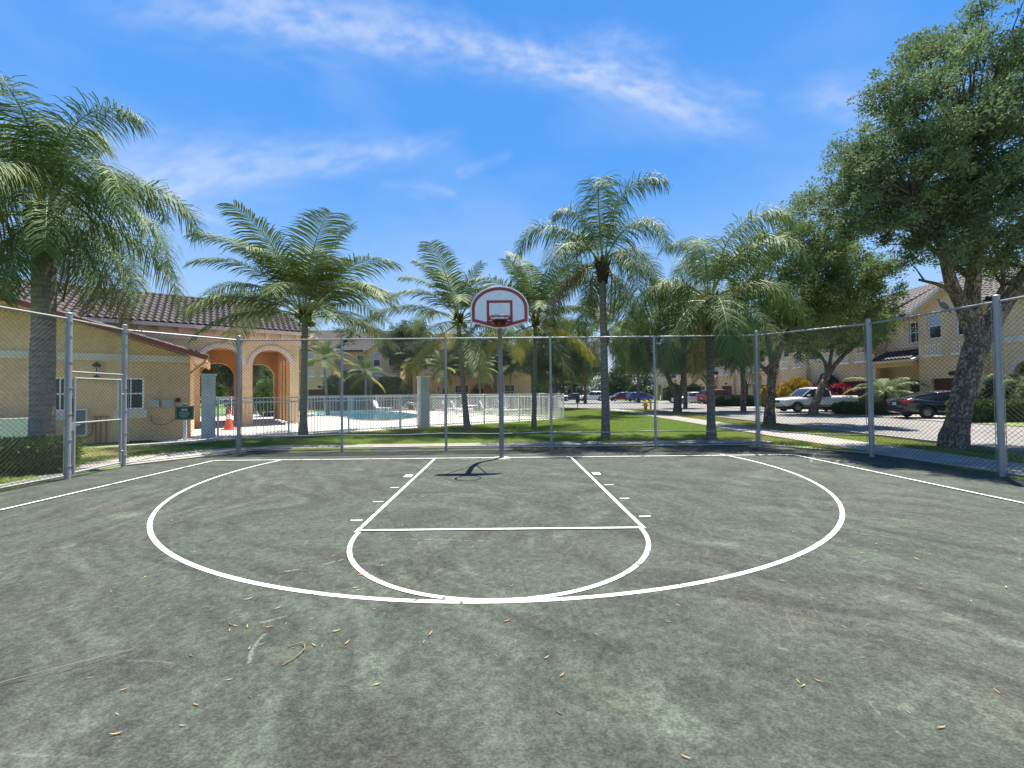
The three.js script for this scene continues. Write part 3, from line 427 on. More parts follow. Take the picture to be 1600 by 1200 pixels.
// ---- clubhouse with arcaded portico; local x runs along its front, +z towards the court
{
  const c = thing('clubhouse', 'yellow stucco clubhouse with arcaded portico and dark brown tile roof left of the pool', 'building', [-11.5, 0, -23.3], 35 * D2R);
  const D = 6, E = 5.0, R = 6.95, X0 = -24;
  const arches = [{ x: -2.2 - X0, y: 0, w: 1.75, h: 4.05, arch: true }, { x: -4.42 - X0, y: 0, w: 1.77, h: 4.05, arch: true }];
  const put = (g, x, z, ry = 0) => { if (ry) g.rotateY(ry); g.translate(x, 0, z); return g; };
  const front = part('front_wall', put(wall(-X0, E, 0.45, arches), X0, 0), M.stuccoPale, c);
  for (const a of arches) part('arch_trim', put(archTrim(a, 0.2, 0.06), X0, 0.004), M.trim, front);
  part('back_wall', put(wall(-X0, E, 0.4, [{ x: -2.3 - X0, w: 1.7, h: 3.6, arch: true }, { x: -4.5 - X0, w: 1.7, h: 3.6, arch: true }]), X0, -D + 0.4), M.stuccoOrange, c);
  part('side_wall', put(wall(D - 0.85, E, 0.4, [{ x: 0.45, w: 0.85, h: 3.7, arch: true }, { x: 1.85, w: 0.85, h: 3.7, arch: true }, { x: 3.3, w: 0.85, h: 3.7, arch: true }]), 0, -0.45, Math.PI / 2), M.stuccoOrange, c);
  part('side_wall', put(wall(D - 0.85, E, 0.3, []), -5.1, -0.45, Math.PI / 2), M.stuccoOrange, c);
  part('side_wall', put(wall(D - 0.85, E, 0.3, []), X0 + 0.31, -0.45, Math.PI / 2), M.stucco, c);
  part('portico_ceiling', bx(-X0 - 0.9, 0.12, D - 0.9, X0 / 2, E - 0.62, -D / 2), M.stuccoOrange, c);
  part('portico_floor', bx(-X0 - 0.02, 0.06, D + 0.3, X0 / 2, -0.02, -D / 2 + 0.3), M.deck, c);
  wallLamp(c, -4.9, 2.4, -3.0);
  const frieze = part('frieze', [bx(-X0 + 0.1, 0.62, 0.08, X0 / 2 + 0.03, E - 0.66, 0.045), bx(0.08, 0.62, D + 0.1, 0.046, E - 0.66, -D / 2)], M.pinkTrim, c);
  for (let i = 0; i < 33; i++) part('corbel', bx(0.16, 0.34, 0.2, -0.12 - i * 0.72, E - 0.36, 0.19), M.pinkTrim, frieze);
  const eo = 0.55, e0 = V(X0 - eo, E, eo), e1 = V(eo, E, eo), r0 = V(X0 - eo, R, -D / 2), r1 = V(-1.0, R, -D / 2), b0 = V(X0 - eo, E, -D - eo), b1 = V(eo, E, -D - eo);
  const roof = part('roof', [slab([e0, e1, r1, r0], 0.1), slab([b1, b0, r0, r1], 0.1), slab([e1, b1, r1], 0.1)], M.tile, c);
  part('roof_tile', [tiledSlope(e0, e1, r0, r1), tiledSlope(b1, b0, r1, r0), tiledSlope(e1, b1, r1, r1.clone().add(V(0, 0, -0.01)))], M.tile, roof, 'stuff');
  part('ridge_tile', [ridgeCaps(r0, r1), ridgeCaps(e1, r1)], M.tile, roof, 'stuff');
  part('gutter', [bx(-X0 + 2 * eo, 0.16, 0.12, X0 / 2, E - 0.15, eo + 0.03), bx(0.12, 0.16, D + 2 * eo, eo + 0.06, E - 0.15, -D / 2)], M.pinkTrim, roof);
  // low gabled wing towards the court
  const wx0 = -13.6, wx1 = -4.6, wz = 5.9, we = 3.05, ap = 4.72, xm = (wx0 + wx1) / 2;
  const wins = [[-8.35, 0.72], [-6.62, 0.72]].map(([x, w]) => ({ x: x - wx0, y: 1.12, w, h: 1.12 }));
  wins.push({ x: -11.6 - wx0, y: 1.12, w: 0.9, h: 1.12 });
  const wf = part('wing_front_wall', put(wall(9, 3, 0.3, wins, [[0, 0], [9, 0], [9, we], [4.5, we + 4.5 * 0.324 + 0.05], [0, we]]), wx0, wz), M.stucco, c);
  part('wing_side_wall', put(wall(wz - 0.3, we, 0.3), wx1, wz - 0.3, Math.PI / 2), M.stucco, c);
  part('wing_side_wall', put(wall(wz - 0.3, we, 0.3), wx0 + 0.3, wz - 0.3, Math.PI / 2), M.stucco, c);
  part('trim_band', bx(9.0, 0.24, 0.06, xm, 2.82, wz + 0.032), M.trim, wf);
  for (const w of wins) windowPart(c, w.x + wx0, w.y, w.w, w.h, wz - 0.06, { bars: true });
  for (const w of wins) part('window_surround', [bx(w.w + 0.16, 0.3, 0.05, w.x + wx0 + w.w / 2, w.y - 0.31, wz + 0.028)], M.trim, wf);
  const sl = 0.324, ov = 0.5, rz1 = wz + 0.5, top = we + 0.02 + 4.5 * sl, lowy = we + 0.02 - ov * sl;
  const wr0 = V(xm, top + 0.12, rz1), wr1 = V(xm, top + 0.12, -1.4), we0 = V(wx1 + ov, lowy + 0.12, rz1), we1 = V(wx1 + ov, lowy + 0.12, 0.1), wl0 = V(wx0 - ov, lowy + 0.12, rz1), wl1 = V(wx0 - ov, lowy + 0.12, 0.1);
  const wroof = part('wing_roof', [slab([we0, we1, wr1, wr0], 0.1), slab([wl1, wl0, wr0, wr1], 0.1)], M.trim, c);
  part('roof_tile', [tiledSlope(we0.clone().setY(we0.y + 0.01), we1.clone().setY(we1.y + 0.01), wr0.clone().setY(wr0.y + 0.01), wr1.clone().setY(wr1.y + 0.01)), tiledSlope(wl1, wl0, wr1, wr0)], M.tile, wroof, 'stuff');
  const fas = (a, b) => { const d = b.clone().sub(a), g = new THREE.BoxGeometry(d.length(), 0.17, 0.07); g.translate(0, -0.02, 0); g.rotateZ(Math.atan2(d.y, d.x)); g.translate((a.x + b.x) / 2, (a.y + b.y) / 2, rz1 + 0.037); return metric(g); };
  part('rake_fascia', fas(wr0, we0), M.redFascia, wroof); part('rake_fascia', fas(wl0, wr0), M.redFascia, wroof);
  part('eave_beam', [bx(0.1, 0.14, rz1 - 0.4, wx1 + ov + 0.052, lowy - 0.05, rz1 / 2 + 0.1)], M.stucco, wroof);
  part('eave_bracket', [rod(V(wx1 + ov, lowy - 0.02, rz1 - 0.06), V(wx1 + 0.02, 2.45, wz - 0.1), 0.06, 0.05, 4)], M.stucco, wroof);
  wallLamp(c, -7.1, 2.25, wz);
  // utility fittings on the wing wall
  const mt = std(lin(0.46, 0.46, 0.44), 0.6);
  const box = part('electric_cabinet', bx(0.42, 0.9, 0.24, -7.52, 0.28, wz + 0.125, 0.01), M.white, c); part('cabinet_door', bx(0.36, 0.82, 0.02, -7.52, 0.32, wz + 0.256), std(lin(0.11, 0.13, 0.20), 0.4), box);
  part('meter_box', bx(0.28, 0.28, 0.14, -5.62, 1.18, wz + 0.075, 0.01), mt, c); part('meter_box', bx(0.34, 0.3, 0.12, -5.24, 1.16, wz + 0.065, 0.01), mt, c); part('meter_box', bx(0.12, 0.14, 0.1, -4.95, 1.36, wz + 0.055), M.black, c);
  const pm = std(lin(0.28, 0.15, 0.07), 0.6); for (const x of [-7.12, -7.0, -6.86]) part('pipe', rod(V(x, 0, wz + 0.06), V(x, 0.92 - (x + 7.12) * 0.2, wz + 0.06), 0.022, 0.022, 8), pm, c);
  part('pipe', rod(V(-7.2, 0.9, wz + 0.06), V(-6.78, 0.9, wz + 0.06), 0.02, 0.02, 8), pm, c);
  part('pipe', new THREE.TubeGeometry(new THREE.CatmullRomCurve3([V(-7.9, 0.2, wz + 0.05), V(-7.4, 0.2, wz + 0.05), V(-7.24, 0.3, wz + 0.05), V(-7.2, 0.8, wz + 0.05)]), 20, 0.016, 6), pm, c);
  part('hose', new THREE.TubeGeometry(new THREE.CatmullRomCurve3([V(-5.7, 0.9, wz + 0.06), V(-5.65, 0.62, wz + 0.08), V(-5.3, 0.55, wz + 0.08), V(-5.05, 0.72, wz + 0.06), V(-4.8, 0.75, wz + 0.06)]), 24, 0.014, 6), pm, c);
}
// ---- low white wall in front of the wing
{ const [x, z] = at35([-11.5, -23.3], -11.6, 6.75); const w = part('low_wall', [bx(6.8, 0.9, 0.2), bx(6.9, 0.06, 0.28, 0, 0.9, 0)], M.whiteRough, scene); w.position.set(x, 0, z); w.rotation.y = 35 * D2R; tag(w, 'low white wall in front of the clubhouse wing behind the hedge', 'wall'); }

// ---- town houses; local x along the street front, +z towards the street
function townhouse(pos, turn, label, arched, o = {}) {
  const h = thing('townhouse', label, 'house', pos, turn, o.group), y2 = 4.66, E = 6.45, bz = 0.95, wallM = o.wall || M.stuccoPale, bayM = o.bay || M.stuccoPale;
  const entry = arched ? { x: 1.1, y: 0, w: 1.4, h: 3.0, arch: true } : { x: 1.6, y: 0, w: 0.94, h: 2.1 };
  const ez = arched ? 0.6 : 0;                                     // the arched entries stand a little forward
  const up = { x: 1.65, y: y2, w: 0.78, h: 1.4 };
  const ew = part('entry_wall', wall(3.2, E, 0.25, arched ? [entry, up] : [entry, up]).translate(-3.2, 0, ez), wallM, h);
  windowPart(h, up.x - 3.2, up.y, up.w, up.h, ez - 0.1, { bars: true, pane: o.brown ? M.darkWood : M.glass, sill: true });
  if (arched) {
    part('arch_trim', archTrim(entry, 0.2, 0.07).translate(-3.2, 0, ez + 0.004), M.trim, ew);
    part('trim_band', bx(3.2, 0.34, 0.09, -1.6, 3.95, ez + 0.05), M.whiteRough, ew);
    part('entry_back_wall', wall(3.0, 3.3, 0.2).translate(-3.1, 0, ez - 1.3), M.stuccoOrange, h);
    const d = part('door', bx(1.0, 2.1, 0.08, -1.4, 0, ez - 1.24), M.maroon, h); part('door_handle', new THREE.SphereGeometry(0.035, 8, 6).translate(-1.0, 1.0, ez - 1.17), M.galv, d);
  } else {
    const d = part('door', bx(0.92, 2.09, 0.08, -3.2 + 1.6 + 0.47, 0, -0.14), M.darkWood, h); part('door_handle', new THREE.SphereGeometry(0.035, 8, 6).translate(-1.5, 1.0, -0.08), M.galv, d);
    const p0 = V(-3.2, 3.5, 1.3), p1 = V(-0.02, 3.5, 1.3), q0 = V(-3.2, 4.12, 0.02), q1 = V(-0.02, 4.12, 0.02);
    const pr = part('porch_roof', slab([p0, p1, q1, q0], 0.16), M.trim, h); part('roof_tile', tiledSlope(p0.clone().setY(3.52), p1.clone().setY(3.52), q0.clone().setY(4.14), q1.clone().setY(4.14)), M.tileRed, pr, 'stuff');
    part('porch_beam', bx(3.0, 0.3, 0.22, -1.62, 3.04, 1.1), M.stuccoOrange, h); part('porch_column', bx(0.3, 3.04, 0.3, -2.95, 0, 1.1), wallM, h);
    part('trim_band', bx(3.2, 0.14, 0.07, -1.6, 4.36, 0.04), M.trim, ew);
    wallLamp(h, -2.2, 1.75, 0);
  }
  // bay with garage, two windows with little balcony rails, gable
  const gar = { x: 0.75, y: 0, w: 2.5, h: 2.17 }, w2 = [0.62, 2.28].map(x => ({ x, y: y2, w: 0.78, h: 1.55 })), gx = 1.85, gy = 7.75;
  part('bay_wall', wall(3.6, E, 0.25, [gar, ...w2], [[0, 0], [3.6, 0], [3.6, E], [gx, gy - 0.12], [0, E]]).translate(0, 0, bz), bayM, h);
  part('bay_side', bx(0.22, E, bz + 0.2, 0.112, 0, bz / 2 - 0.36), bayM, h); part('bay_side', bx(0.22, E, bz + 0.2, 3.488, 0, bz / 2 - 0.36), bayM, h);
  const gd = part('garage_door', bx(2.5, 2.17, 0.06, 2.0, 0, bz - 0.2), M.maroon, h);
  for (let r = 0; r < 4; r++) for (let q = 0; q < 4; q++) part('door_panel', bx(0.5, 0.36, 0.025, 0.75 + 0.36 + q * 0.6, 0.11 + r * 0.53, bz - 0.165, 0.008), M.maroon, gd);
  for (const w of w2) {
    windowPart(h, w.x, w.y, w.w, w.h, bz - 0.08, { split: true });
    const b = part('balcony_rail', bx(0.96, 0.04, 0.05, w.x + 0.39, 4.26, bz + 0.13), M.white, h); part('balcony_ledge', bx(1.1, 0.13, 0.2, w.x + 0.39, 3.53, bz + 0.1), M.white, b);
    for (let k = 0; k < 7; k++) part('baluster', bx(0.025, 0.6, 0.025, w.x - 0.05 + k * 0.147, 3.66, bz + 0.13), M.white, b);
  }
  part('house_number_plate', (() => { const g = new THREE.CylinderGeometry(0.17, 0.17, 0.03, 16); g.rotateX(Math.PI / 2); g.scale(1.4, 0.8, 1); g.translate(2.0, 2.45, bz + 0.02); return g; })(), M.black, h);
  if (arched) wallLamp(h, 0.32, 1.8, bz);
  // roofs
  const x0 = -3.2, x1 = 3.6, zr = -4.6, R = 9.35, e0 = V(x0, E + 0.05, ez + 0.45), e1 = V(x1, E + 0.05, ez + 0.45), r0 = V(x0, R, zr), r1 = V(x1, R, zr), b0 = V(x0, E, -9.8), b1 = V(x1, E, -9.8);
  const roof = part('roof', [slab([e0, e1, r1, r0], 0.14), slab([b1, b0, r0, r1], 0.14)], M.tile, h);
  const lowD = o.far; if (!lowD) { part('roof_tile', tiledSlope(e0, e1, r0, r1, 0.27, 0.38), M.tile, roof, 'stuff'); part('ridge_tile', ridgeCaps(r0, r1), M.tile, roof, 'stuff'); }
  const gz = bz + 0.4, gb = -2.4, ga0 = V(gx, gy, gz), ga1 = V(gx, gy, gb), gl0 = V(-0.35, E - 0.1, gz), gl1 = V(-0.35, E - 0.1, gb + 1.6), gr0 = V(3.95, E - 0.1, gz), gr1 = V(3.95, E - 0.1, gb + 1.6);
  const groof = part('gable_roof', [slab([gl0, gl1, ga1, ga0], 0.12), slab([gr1, gr0, ga0, ga1], 0.12)], M.trim, h);
  part('roof_tile', [tiledSlope(gl1, gl0, ga1, ga0, 0.27, 0.38), tiledSlope(gr0, gr1, ga0, ga1, 0.27, 0.38)], M.tile, groof, 'stuff');
  const fas = (a, b) => { const d = b.clone().sub(a), g = new THREE.BoxGeometry(d.length(), 0.17, 0.05); g.rotateZ(Math.atan2(d.y, d.x)); g.translate((a.x + b.x) / 2, (a.y + b.y) / 2 - 0.09, gz + 0.027); return metric(g); };
  part('rake_fascia', fas(gl0, ga0), M.trim, groof); part('rake_fascia', fas(ga0, gr0), M.trim, groof);
  part('side_wall', [wall(9.3, E, 0.2).rotateY(Math.PI / 2).translate(x1 - 0.005, 0, -0.3), wall(9.3, E, 0.2).rotateY(Math.PI / 2).translate(x0 + 0.205, 0, -0.3), bx(6.4, E, 0.2, 0.2, 0, -9.5)], wallM, h);
  for (const [x, z] of [[-1.6, -2.2], [-2.2, -2.9]]) part('roof_vent', bx(0.22, 0.2, 0.25, x, lerp(E, R, (0.45 - z) / 5.05) + 0.02, z, 0.02), M.black, roof);
  return h;
}
{
  const names = ['pale yellow townhouse with arched entry at the right edge beyond the big oak', 'pale yellow townhouse behind the dark sedan with lean-to porch roof over its entry', 'pale yellow townhouse with arched entry just behind the white pickup truck', 'pale yellow townhouse with lean-to porch left of the one behind the pickup', 'pale yellow townhouse behind the red sport utility vehicle with arched entry', 'pale yellow townhouse with lean-to porch behind the silver sedan', 'small pale townhouse with arched entry far down the row behind the blue car', 'small pale townhouse with lean-to porch far down the row behind the dark red hatchback', 'small pale townhouse at the far left end of the street row'];
  for (let i = -1; i < 8; i++) townhouse([27.65 + (i >= 3 ? 1.6 : 0), 0, -26.25 - 6.82 * i - (i >= 3 ? 1 : 0)], -Math.PI / 2, names[i + 1], (i & 1) !== 0, { group: 'townhouses along the street', wall: i % 3 === 2 ? M.stucco : M.stuccoPale, bay: i % 3 === 1 ? M.stucco : M.stuccoPale, brown: i <= 0, far: i > 5 });
  // houses beyond the pool
  townhouse([-15.2, 0, -47], 0, 'yellow house with small red porch roof beyond the pool, left of the round topiary', false, { wall: M.stucco, bay: M.stucco });
  townhouse([-22.2, 0, -46.4], 0, 'orange yellow house beyond the pool seen beside the clubhouse portico', true, { wall: M.stuccoOrange, bay: M.stucco });
  townhouse([-8.2, 0, -50], 0, 'pale house mostly hidden behind the bushy tree beyond the pool', true, { wall: M.stucco, bay: M.stuccoPale });
  // wide villa with arched porch
  const v = thing('villa', 'wide tan house with low arched porch and hip roof beyond the pool behind the hoop', 'house', [-6.4, 0, -46.3]);
  const hs = [{ x: 0.8, y: 0.75, w: 1.5, h: 1.75 }, { x: 2.5, y: 0, w: 2.55, h: 2.75, arch: false }, { x: 6.3, y: 0.9, w: 1.15, h: 1.6 }];
  hs[1] = { x: 2.5, y: 0, w: 2.6, h: 2.75, arch: true };
  part('front_wall', wall(9.3, 5.9, 0.3, hs), M.stucco, v);
  part('side_wall', [wall(8, 5.9, 0.3).rotateY(Math.PI / 2).translate(9.295, 0, -0.31), wall(8, 5.9, 0.3).rotateY(Math.PI / 2).translate(0.305, 0, -0.31), bx(8.6, 5.9, 0.2, 4.65, 0, -8.4)], M.stucco, v);
  part('porch_back_wall', bx(3.6, 3, 0.2, 3.8, 0, -1.9), M.stuccoOrange, v); part('door', bx(1.0, 2.1, 0.08, 3.3, 0, -1.75), M.darkWood, v);
  windowPart(v, 0.8, 0.75, 1.5, 1.75, -0.1, { bars: true }); windowPart(v, 6.3, 0.9, 1.15, 1.6, -0.1, { bars: true });
  const e = [V(-0.5, 5.9, 0.5), V(9.8, 5.9, 0.5), V(9.8, 5.9, -9), V(-0.5, 5.9, -9)], r0 = V(3.5, 8.2, -4.2), r1 = V(5.8, 8.2, -4.2);
  const rf = part('roof', [slab([e[0], e[1], r1, r0], 0.15), slab([e[1], e[2], r1], 0.15), slab([e[2], e[3], r0, r1], 0.15), slab([e[3], e[0], r0], 0.15)], M.tile, v);
  part('roof_tile', tiledSlope(e[0], e[1], r0, r1, 0.3, 0.42), M.tile, rf, 'stuff');
}
// ------------------------------------------------------------------ palms
function leaflet(pos, b, d, w, len, wid, sag, seg = 3) {             // a narrow strip from b along d, bending down
  const side = w.clone().multiplyScalar(wid / 2), P = []; let p = b.clone(), dir = d.clone();
  for (let i = 0; i <= seg; i++) { P.push(p.clone()); dir.y -= sag / seg * (0.4 + 1.2 * i / seg); dir.normalize(); p = p.clone().addScaledVector(dir, len / seg); }
  const k = [0.55, 1, 0.8, 0.0, 0];
  for (let i = 0; i < seg; i++) {
    const a = P[i], c = P[i + 1], s0 = k[i], s1 = i === seg - 1 ? 0 : k[i + 1];
    pos.push(a.x - side.x * s0, a.y - side.y * s0, a.z - side.z * s0, a.x + side.x * s0, a.y + side.y * s0, a.z + side.z * s0, c.x + side.x * s1, c.y + side.y * s1, c.z + side.z * s1);
    if (s1) pos.push(a.x - side.x * s0, a.y - side.y * s0, a.z - side.z * s0, c.x + side.x * s1, c.y + side.y * s1, c.z + side.z * s1, c.x - side.x * s1, c.y - side.y * s1, c.z - side.z * s1);
  }
}
function frondGeo({ len, a0, bend, pow = 1.4, n, ll, lw, sag, plume, vee = 0.35, fwd = 0.75, seed, pet = 0.16 }) {
  const r = RNG(seed), pts = [V(0, 0, 0)], S = 22; let ang = a0, p = V(0, 0, 0), zz = 0; const drift = (r() - 0.5) * 0.5, tan = [];
  for (let i = 0; i < S; i++) { const t = (i + 0.5) / S; ang = a0 - bend * Math.pow(t, pow); zz = drift * t; const d = V(Math.cos(ang) * Math.cos(zz), Math.sin(ang), Math.cos(ang) * Math.sin(zz)); tan.push(d); p = p.clone().addScaledVector(d, len / S); pts.push(p); }
  const rach = tubeVar(pts.filter((_, i) => i % 2 === 0), [0.034, 0.026, 0.018, 0.012, 0.006, 0.003], 14, 5), pos = [];
  for (let i = 0; i < n; i++) for (const sd of [-1, 1]) {
    const t = pet + (1 - pet) * (i + r() * 0.7) / n, f = Math.min(S - 1, Math.floor(t * S)), q = pts[f].clone().lerp(pts[f + 1], t * S - f), T = tan[f];
    const side = V(0, 1, 0).cross(T).normalize(); if (!isFinite(side.x) || side.lengthSq() < 0.1) side.set(0, 0, 1); const upv = T.clone().cross(side).normalize();
    const u = vee + (r() - 0.5) * 2 * plume, fw = fwd * (0.7 + 0.6 * t) + (r() - 0.5) * 0.2;
    const d = side.clone().multiplyScalar(sd).addScaledVector(upv, u).addScaledVector(T, fw).normalize();
    const L0 = ll * (0.55 + 0.75 * Math.sin(Math.PI * Math.min(1, Math.max(0, 0.12 + t * 0.82)))) * (0.85 + 0.3 * r());
    leaflet(pos, q, d, T.clone().addScaledVector(upv, 0.3 * (r() - 0.5)).normalize(), L0, lw * (0.8 + 0.4 * r()), sag * (0.7 + 0.6 * r()));
  }
  const g = new THREE.BufferGeometry(); g.setAttribute('position', new THREE.Float32BufferAttribute(pos, 3)); g.setAttribute('uv', new THREE.Float32BufferAttribute(new Float32Array(pos.length / 3 * 2), 2)); g.computeVertexNormals();
  return { rach, leaf: g };
}
const cocoF = [80, 66, 52, 38, 24, 8, -12].map((a, i) => frondGeo({ len: 4.1, a0: a * D2R, bend: [0.75, 1.2, 1.35, 1.35, 1.2, 0.95, 0.8][i], n: 74, ll: 0.84, lw: 0.046, sag: 0.8 + i * 0.06, plume: 0.12, vee: 0.18, fwd: 0.75, seed: 100 + i, pet: 0.18 }));
const cocoF2 = [74, 58, 44, 30, 14, -4, -28].map((a, i) => frondGeo({ len: 3.9, a0: a * D2R, bend: [1.0, 1.35, 1.45, 1.3, 1.1, 0.9, 0.7][i], n: 70, ll: 0.8, lw: 0.046, sag: 1.05, plume: 0.16, vee: 0.1, fwd: 0.8, seed: 140 + i, pet: 0.18 }));
const queenF = [84, 70, 56, 40, 22, 0, -24].map((a, i) => frondGeo({ len: [3.7, 3.7, 3.6, 3.5, 3.3, 3.1, 2.8][i], a0: a * D2R, bend: [2.3, 2.6, 2.65, 2.4, 2.0, 1.5, 1.05][i], pow: [2.6, 2.1, 1.7, 1.35, 1.15, 1, 1][i], n: 135, ll: 0.72, lw: 0.026, sag: 2.1, plume: 0.8, vee: 0.1, fwd: 0.55, seed: 200 + i, pet: 0.17 }));
const queenF2 = [78, 64, 48, 32, 12, -12, -38].map((a, i) => frondGeo({ len: [3.6, 3.6, 3.5, 3.4, 3.2, 3.0, 2.7][i], a0: a * D2R, bend: [2.5, 2.7, 2.6, 2.25, 1.8, 1.3, 0.85][i], pow: [2.3, 1.9, 1.5, 1.25, 1.1, 1, 1][i], n: 130, ll: 0.7, lw: 0.026, sag: 2.4, plume: 0.9, vee: 0.05, fwd: 0.5, seed: 240 + i, pet: 0.17 }));
function palm({ name, label, base, lean, h, r0, r1, sets, fronds, scale = 1, yellow = 0.12, seed, boots, nuts, mat, light = 0.0, group, up = 1, kmax = 6 }) {
  const t = thing(name, label, 'palm tree', base, 0, group), r = RNG(seed), topP = V(lean[0], h, lean[1]);
  const pts = [0, 0.12, 0.35, 0.65, 1].map(k => V(lean[0] * Math.pow(k, 0.8), -0.1 + (h + 0.1) * k, lean[1] * k));
  part('trunk', tubeVar(pts, [r0 * 1.35, r0 * 1.0, lerp(r0, r1, 0.5), lerp(r0, r1, 0.8), r1, r1 * 0.98, r1], 40, 14, 0.07, seed % 9), M.palmBark, t);
  const crown = topP.clone().add(V(0, boots ? 0.75 * scale * boots : 0.35 * scale, 0));
  { // old leaf bases round the top of the trunk
    const l = [], nb = boots ? 30 : 16; for (let i = 0; i < nb; i++) { const a = i * 2.4, k = i / nb, hh = (boots ? 0.95 * boots : 0.5) * scale, p = topP.clone().add(V(Math.cos(a) * r1 * 0.82, -0.06 + k * hh * 0.55, Math.sin(a) * r1 * 0.82)), q = p.clone().add(V(Math.cos(a) * (0.09 + 0.12 * r()) * scale, (0.32 + 0.25 * r()) * scale, Math.sin(a) * (0.09 + 0.12 * r()) * scale)); const g = rod(p, q, 0.075 * scale, 0.028 * scale, 5); l.push(g); }
    l.push(tubeVar([topP.clone().add(V(0, -0.05, 0)), topP.clone().add(V(0, 0.3 * scale, 0)), crown.clone().add(V(0, 0.1, 0))], [r1 * 1.02, r1 * 1.05, 0.09 * scale, 0.05], 8, 10, 0.1));
    part('leaf_bases', l, M.boot, t);
  }
  let a = r() * 6.28;
  const N = fronds;
  for (let i = 0; i < N; i++) {
    a += 2.39996; const k = Math.min(kmax, Math.floor(Math.pow(i / N, up) * (kmax + 1))), set = sets[i % sets.length][k];
    const f = part('frond', set.leaf, r() < yellow && k >= 4 ? (mat.old || mat.leaf) : (r() < light ? mat.light : mat.leaf), t); part('rachis', set.rach, M.greenStem, f);
    const d = 0.1 * scale * (1 - k / 9); f.position.set(crown.x + Math.cos(-a) * d, crown.y - 0.05 * k * scale, crown.z + Math.sin(-a) * d); f.rotation.set((r() - 0.5) * 0.2, a + (r() - 0.5) * 0.35, (r() - 0.5) * 0.12, 'YXZ'); f.scale.setScalar(scale * (0.86 + 0.26 * r()) * (i < 2 ? 0.75 : 1));
  }
  if (nuts) for (let i = 0; i < nuts; i++) { const b = i * 1.9 + seed, g = new THREE.SphereGeometry(0.11 * scale, 10, 8); g.scale(1, 1.25, 1); const m = part('coconut', g, M.coconut, t); m.position.set(topP.x + Math.cos(b) * (r1 + 0.12 + 0.08 * r()), topP.y - 0.05 + (i % 3) * 0.13, topP.z + Math.sin(b) * (r1 + 0.12)); }
  if (boots && boots > 0.5) { for (let i = 0; i < 4; i++) { const b = seed + i * 1.7; part('dry_flower_stalk', new THREE.TubeGeometry(new THREE.CatmullRomCurve3([topP.clone().add(V(Math.cos(b) * r1, 0.2, Math.sin(b) * r1)), topP.clone().add(V(Math.cos(b) * 0.5, 0.25, Math.sin(b) * 0.5)), topP.clone().add(V(Math.cos(b) * 0.55, -0.4, Math.sin(b) * 0.55)), topP.clone().add(V(Math.cos(b) * 0.42, -1.0 - 0.4 * r(), Math.sin(b) * 0.42))]), 14, 0.022, 6), L.dry, t); } }
  return t;
}
const cocoM = { leaf: L.coco, light: L.cocoYellow, old: L.cocoYellow }, queenM = { leaf: L.queen, light: L.queenLight, old: L.dry };
palm({ name: 'queen_palm', label: 'thick trunked queen palm with drooping plumes left of the court gate', base: [-10.85, 0, -9.9], lean: [0.0, 0], h: 5.2, r0: 0.22, r1: 0.215, sets: [queenF, queenF2], fronds: 31, scale: 0.98, kmax: 6, seed: 11, boots: 1.15, mat: queenM, light: 0.35, yellow: 0.25 });
palm({ name: 'coconut_palm', label: 'full crowned coconut palm in front of the clubhouse portico', base: [-7.65, 0, -15.8], lean: [0.08, 0], h: 4.35, r0: 0.135, r1: 0.115, sets: [cocoF, cocoF2], fronds: 30, scale: 1.05, kmax: 4, seed: 12, nuts: 7, mat: cocoM, yellow: 0.2 });
palm({ name: 'coconut_palm', label: 'leaning coconut palm just left of the basketball backboard', base: [-1.63, 0, -18.0], lean: [-0.36, 0.1], h: 4.55, r0: 0.13, r1: 0.1, sets: [cocoF2, cocoF], fronds: 21, scale: 0.9, seed: 13, nuts: 5, mat: cocoM, yellow: 0.35 });
palm({ name: 'coconut_palm', label: 'slim coconut palm just right of the basketball backboard', base: [1.24, 0, -18.3], lean: [0.12, 0], h: 4.5, r0: 0.105, r1: 0.085, sets: [cocoF, cocoF2], fronds: 20, scale: 0.95, seed: 17, nuts: 0, mat: cocoM, yellow: 0.55 });
palm({ name: 'queen_palm', label: 'tallest queen palm with smooth grey trunk right of the hoop', base: [3.42, 0, -14.1], lean: [-0.04, 0], h: 5.35, r0: 0.13, r1: 0.115, sets: [queenF, queenF2], fronds: 17, scale: 1.02, seed: 15, boots: 1.0, mat: queenM, light: 0.1 });
palm({ name: 'queen_palm', label: 'queen palm with flared brown leaf bases at the right end of the lawn', base: [6.66, 0, -13.35], lean: [0.02, 0], h: 3.55, r0: 0.135, r1: 0.12, sets: [queenF2, queenF], fronds: 21, scale: 1.0, seed: 16, boots: 1.5, mat: queenM, light: 0.35 });
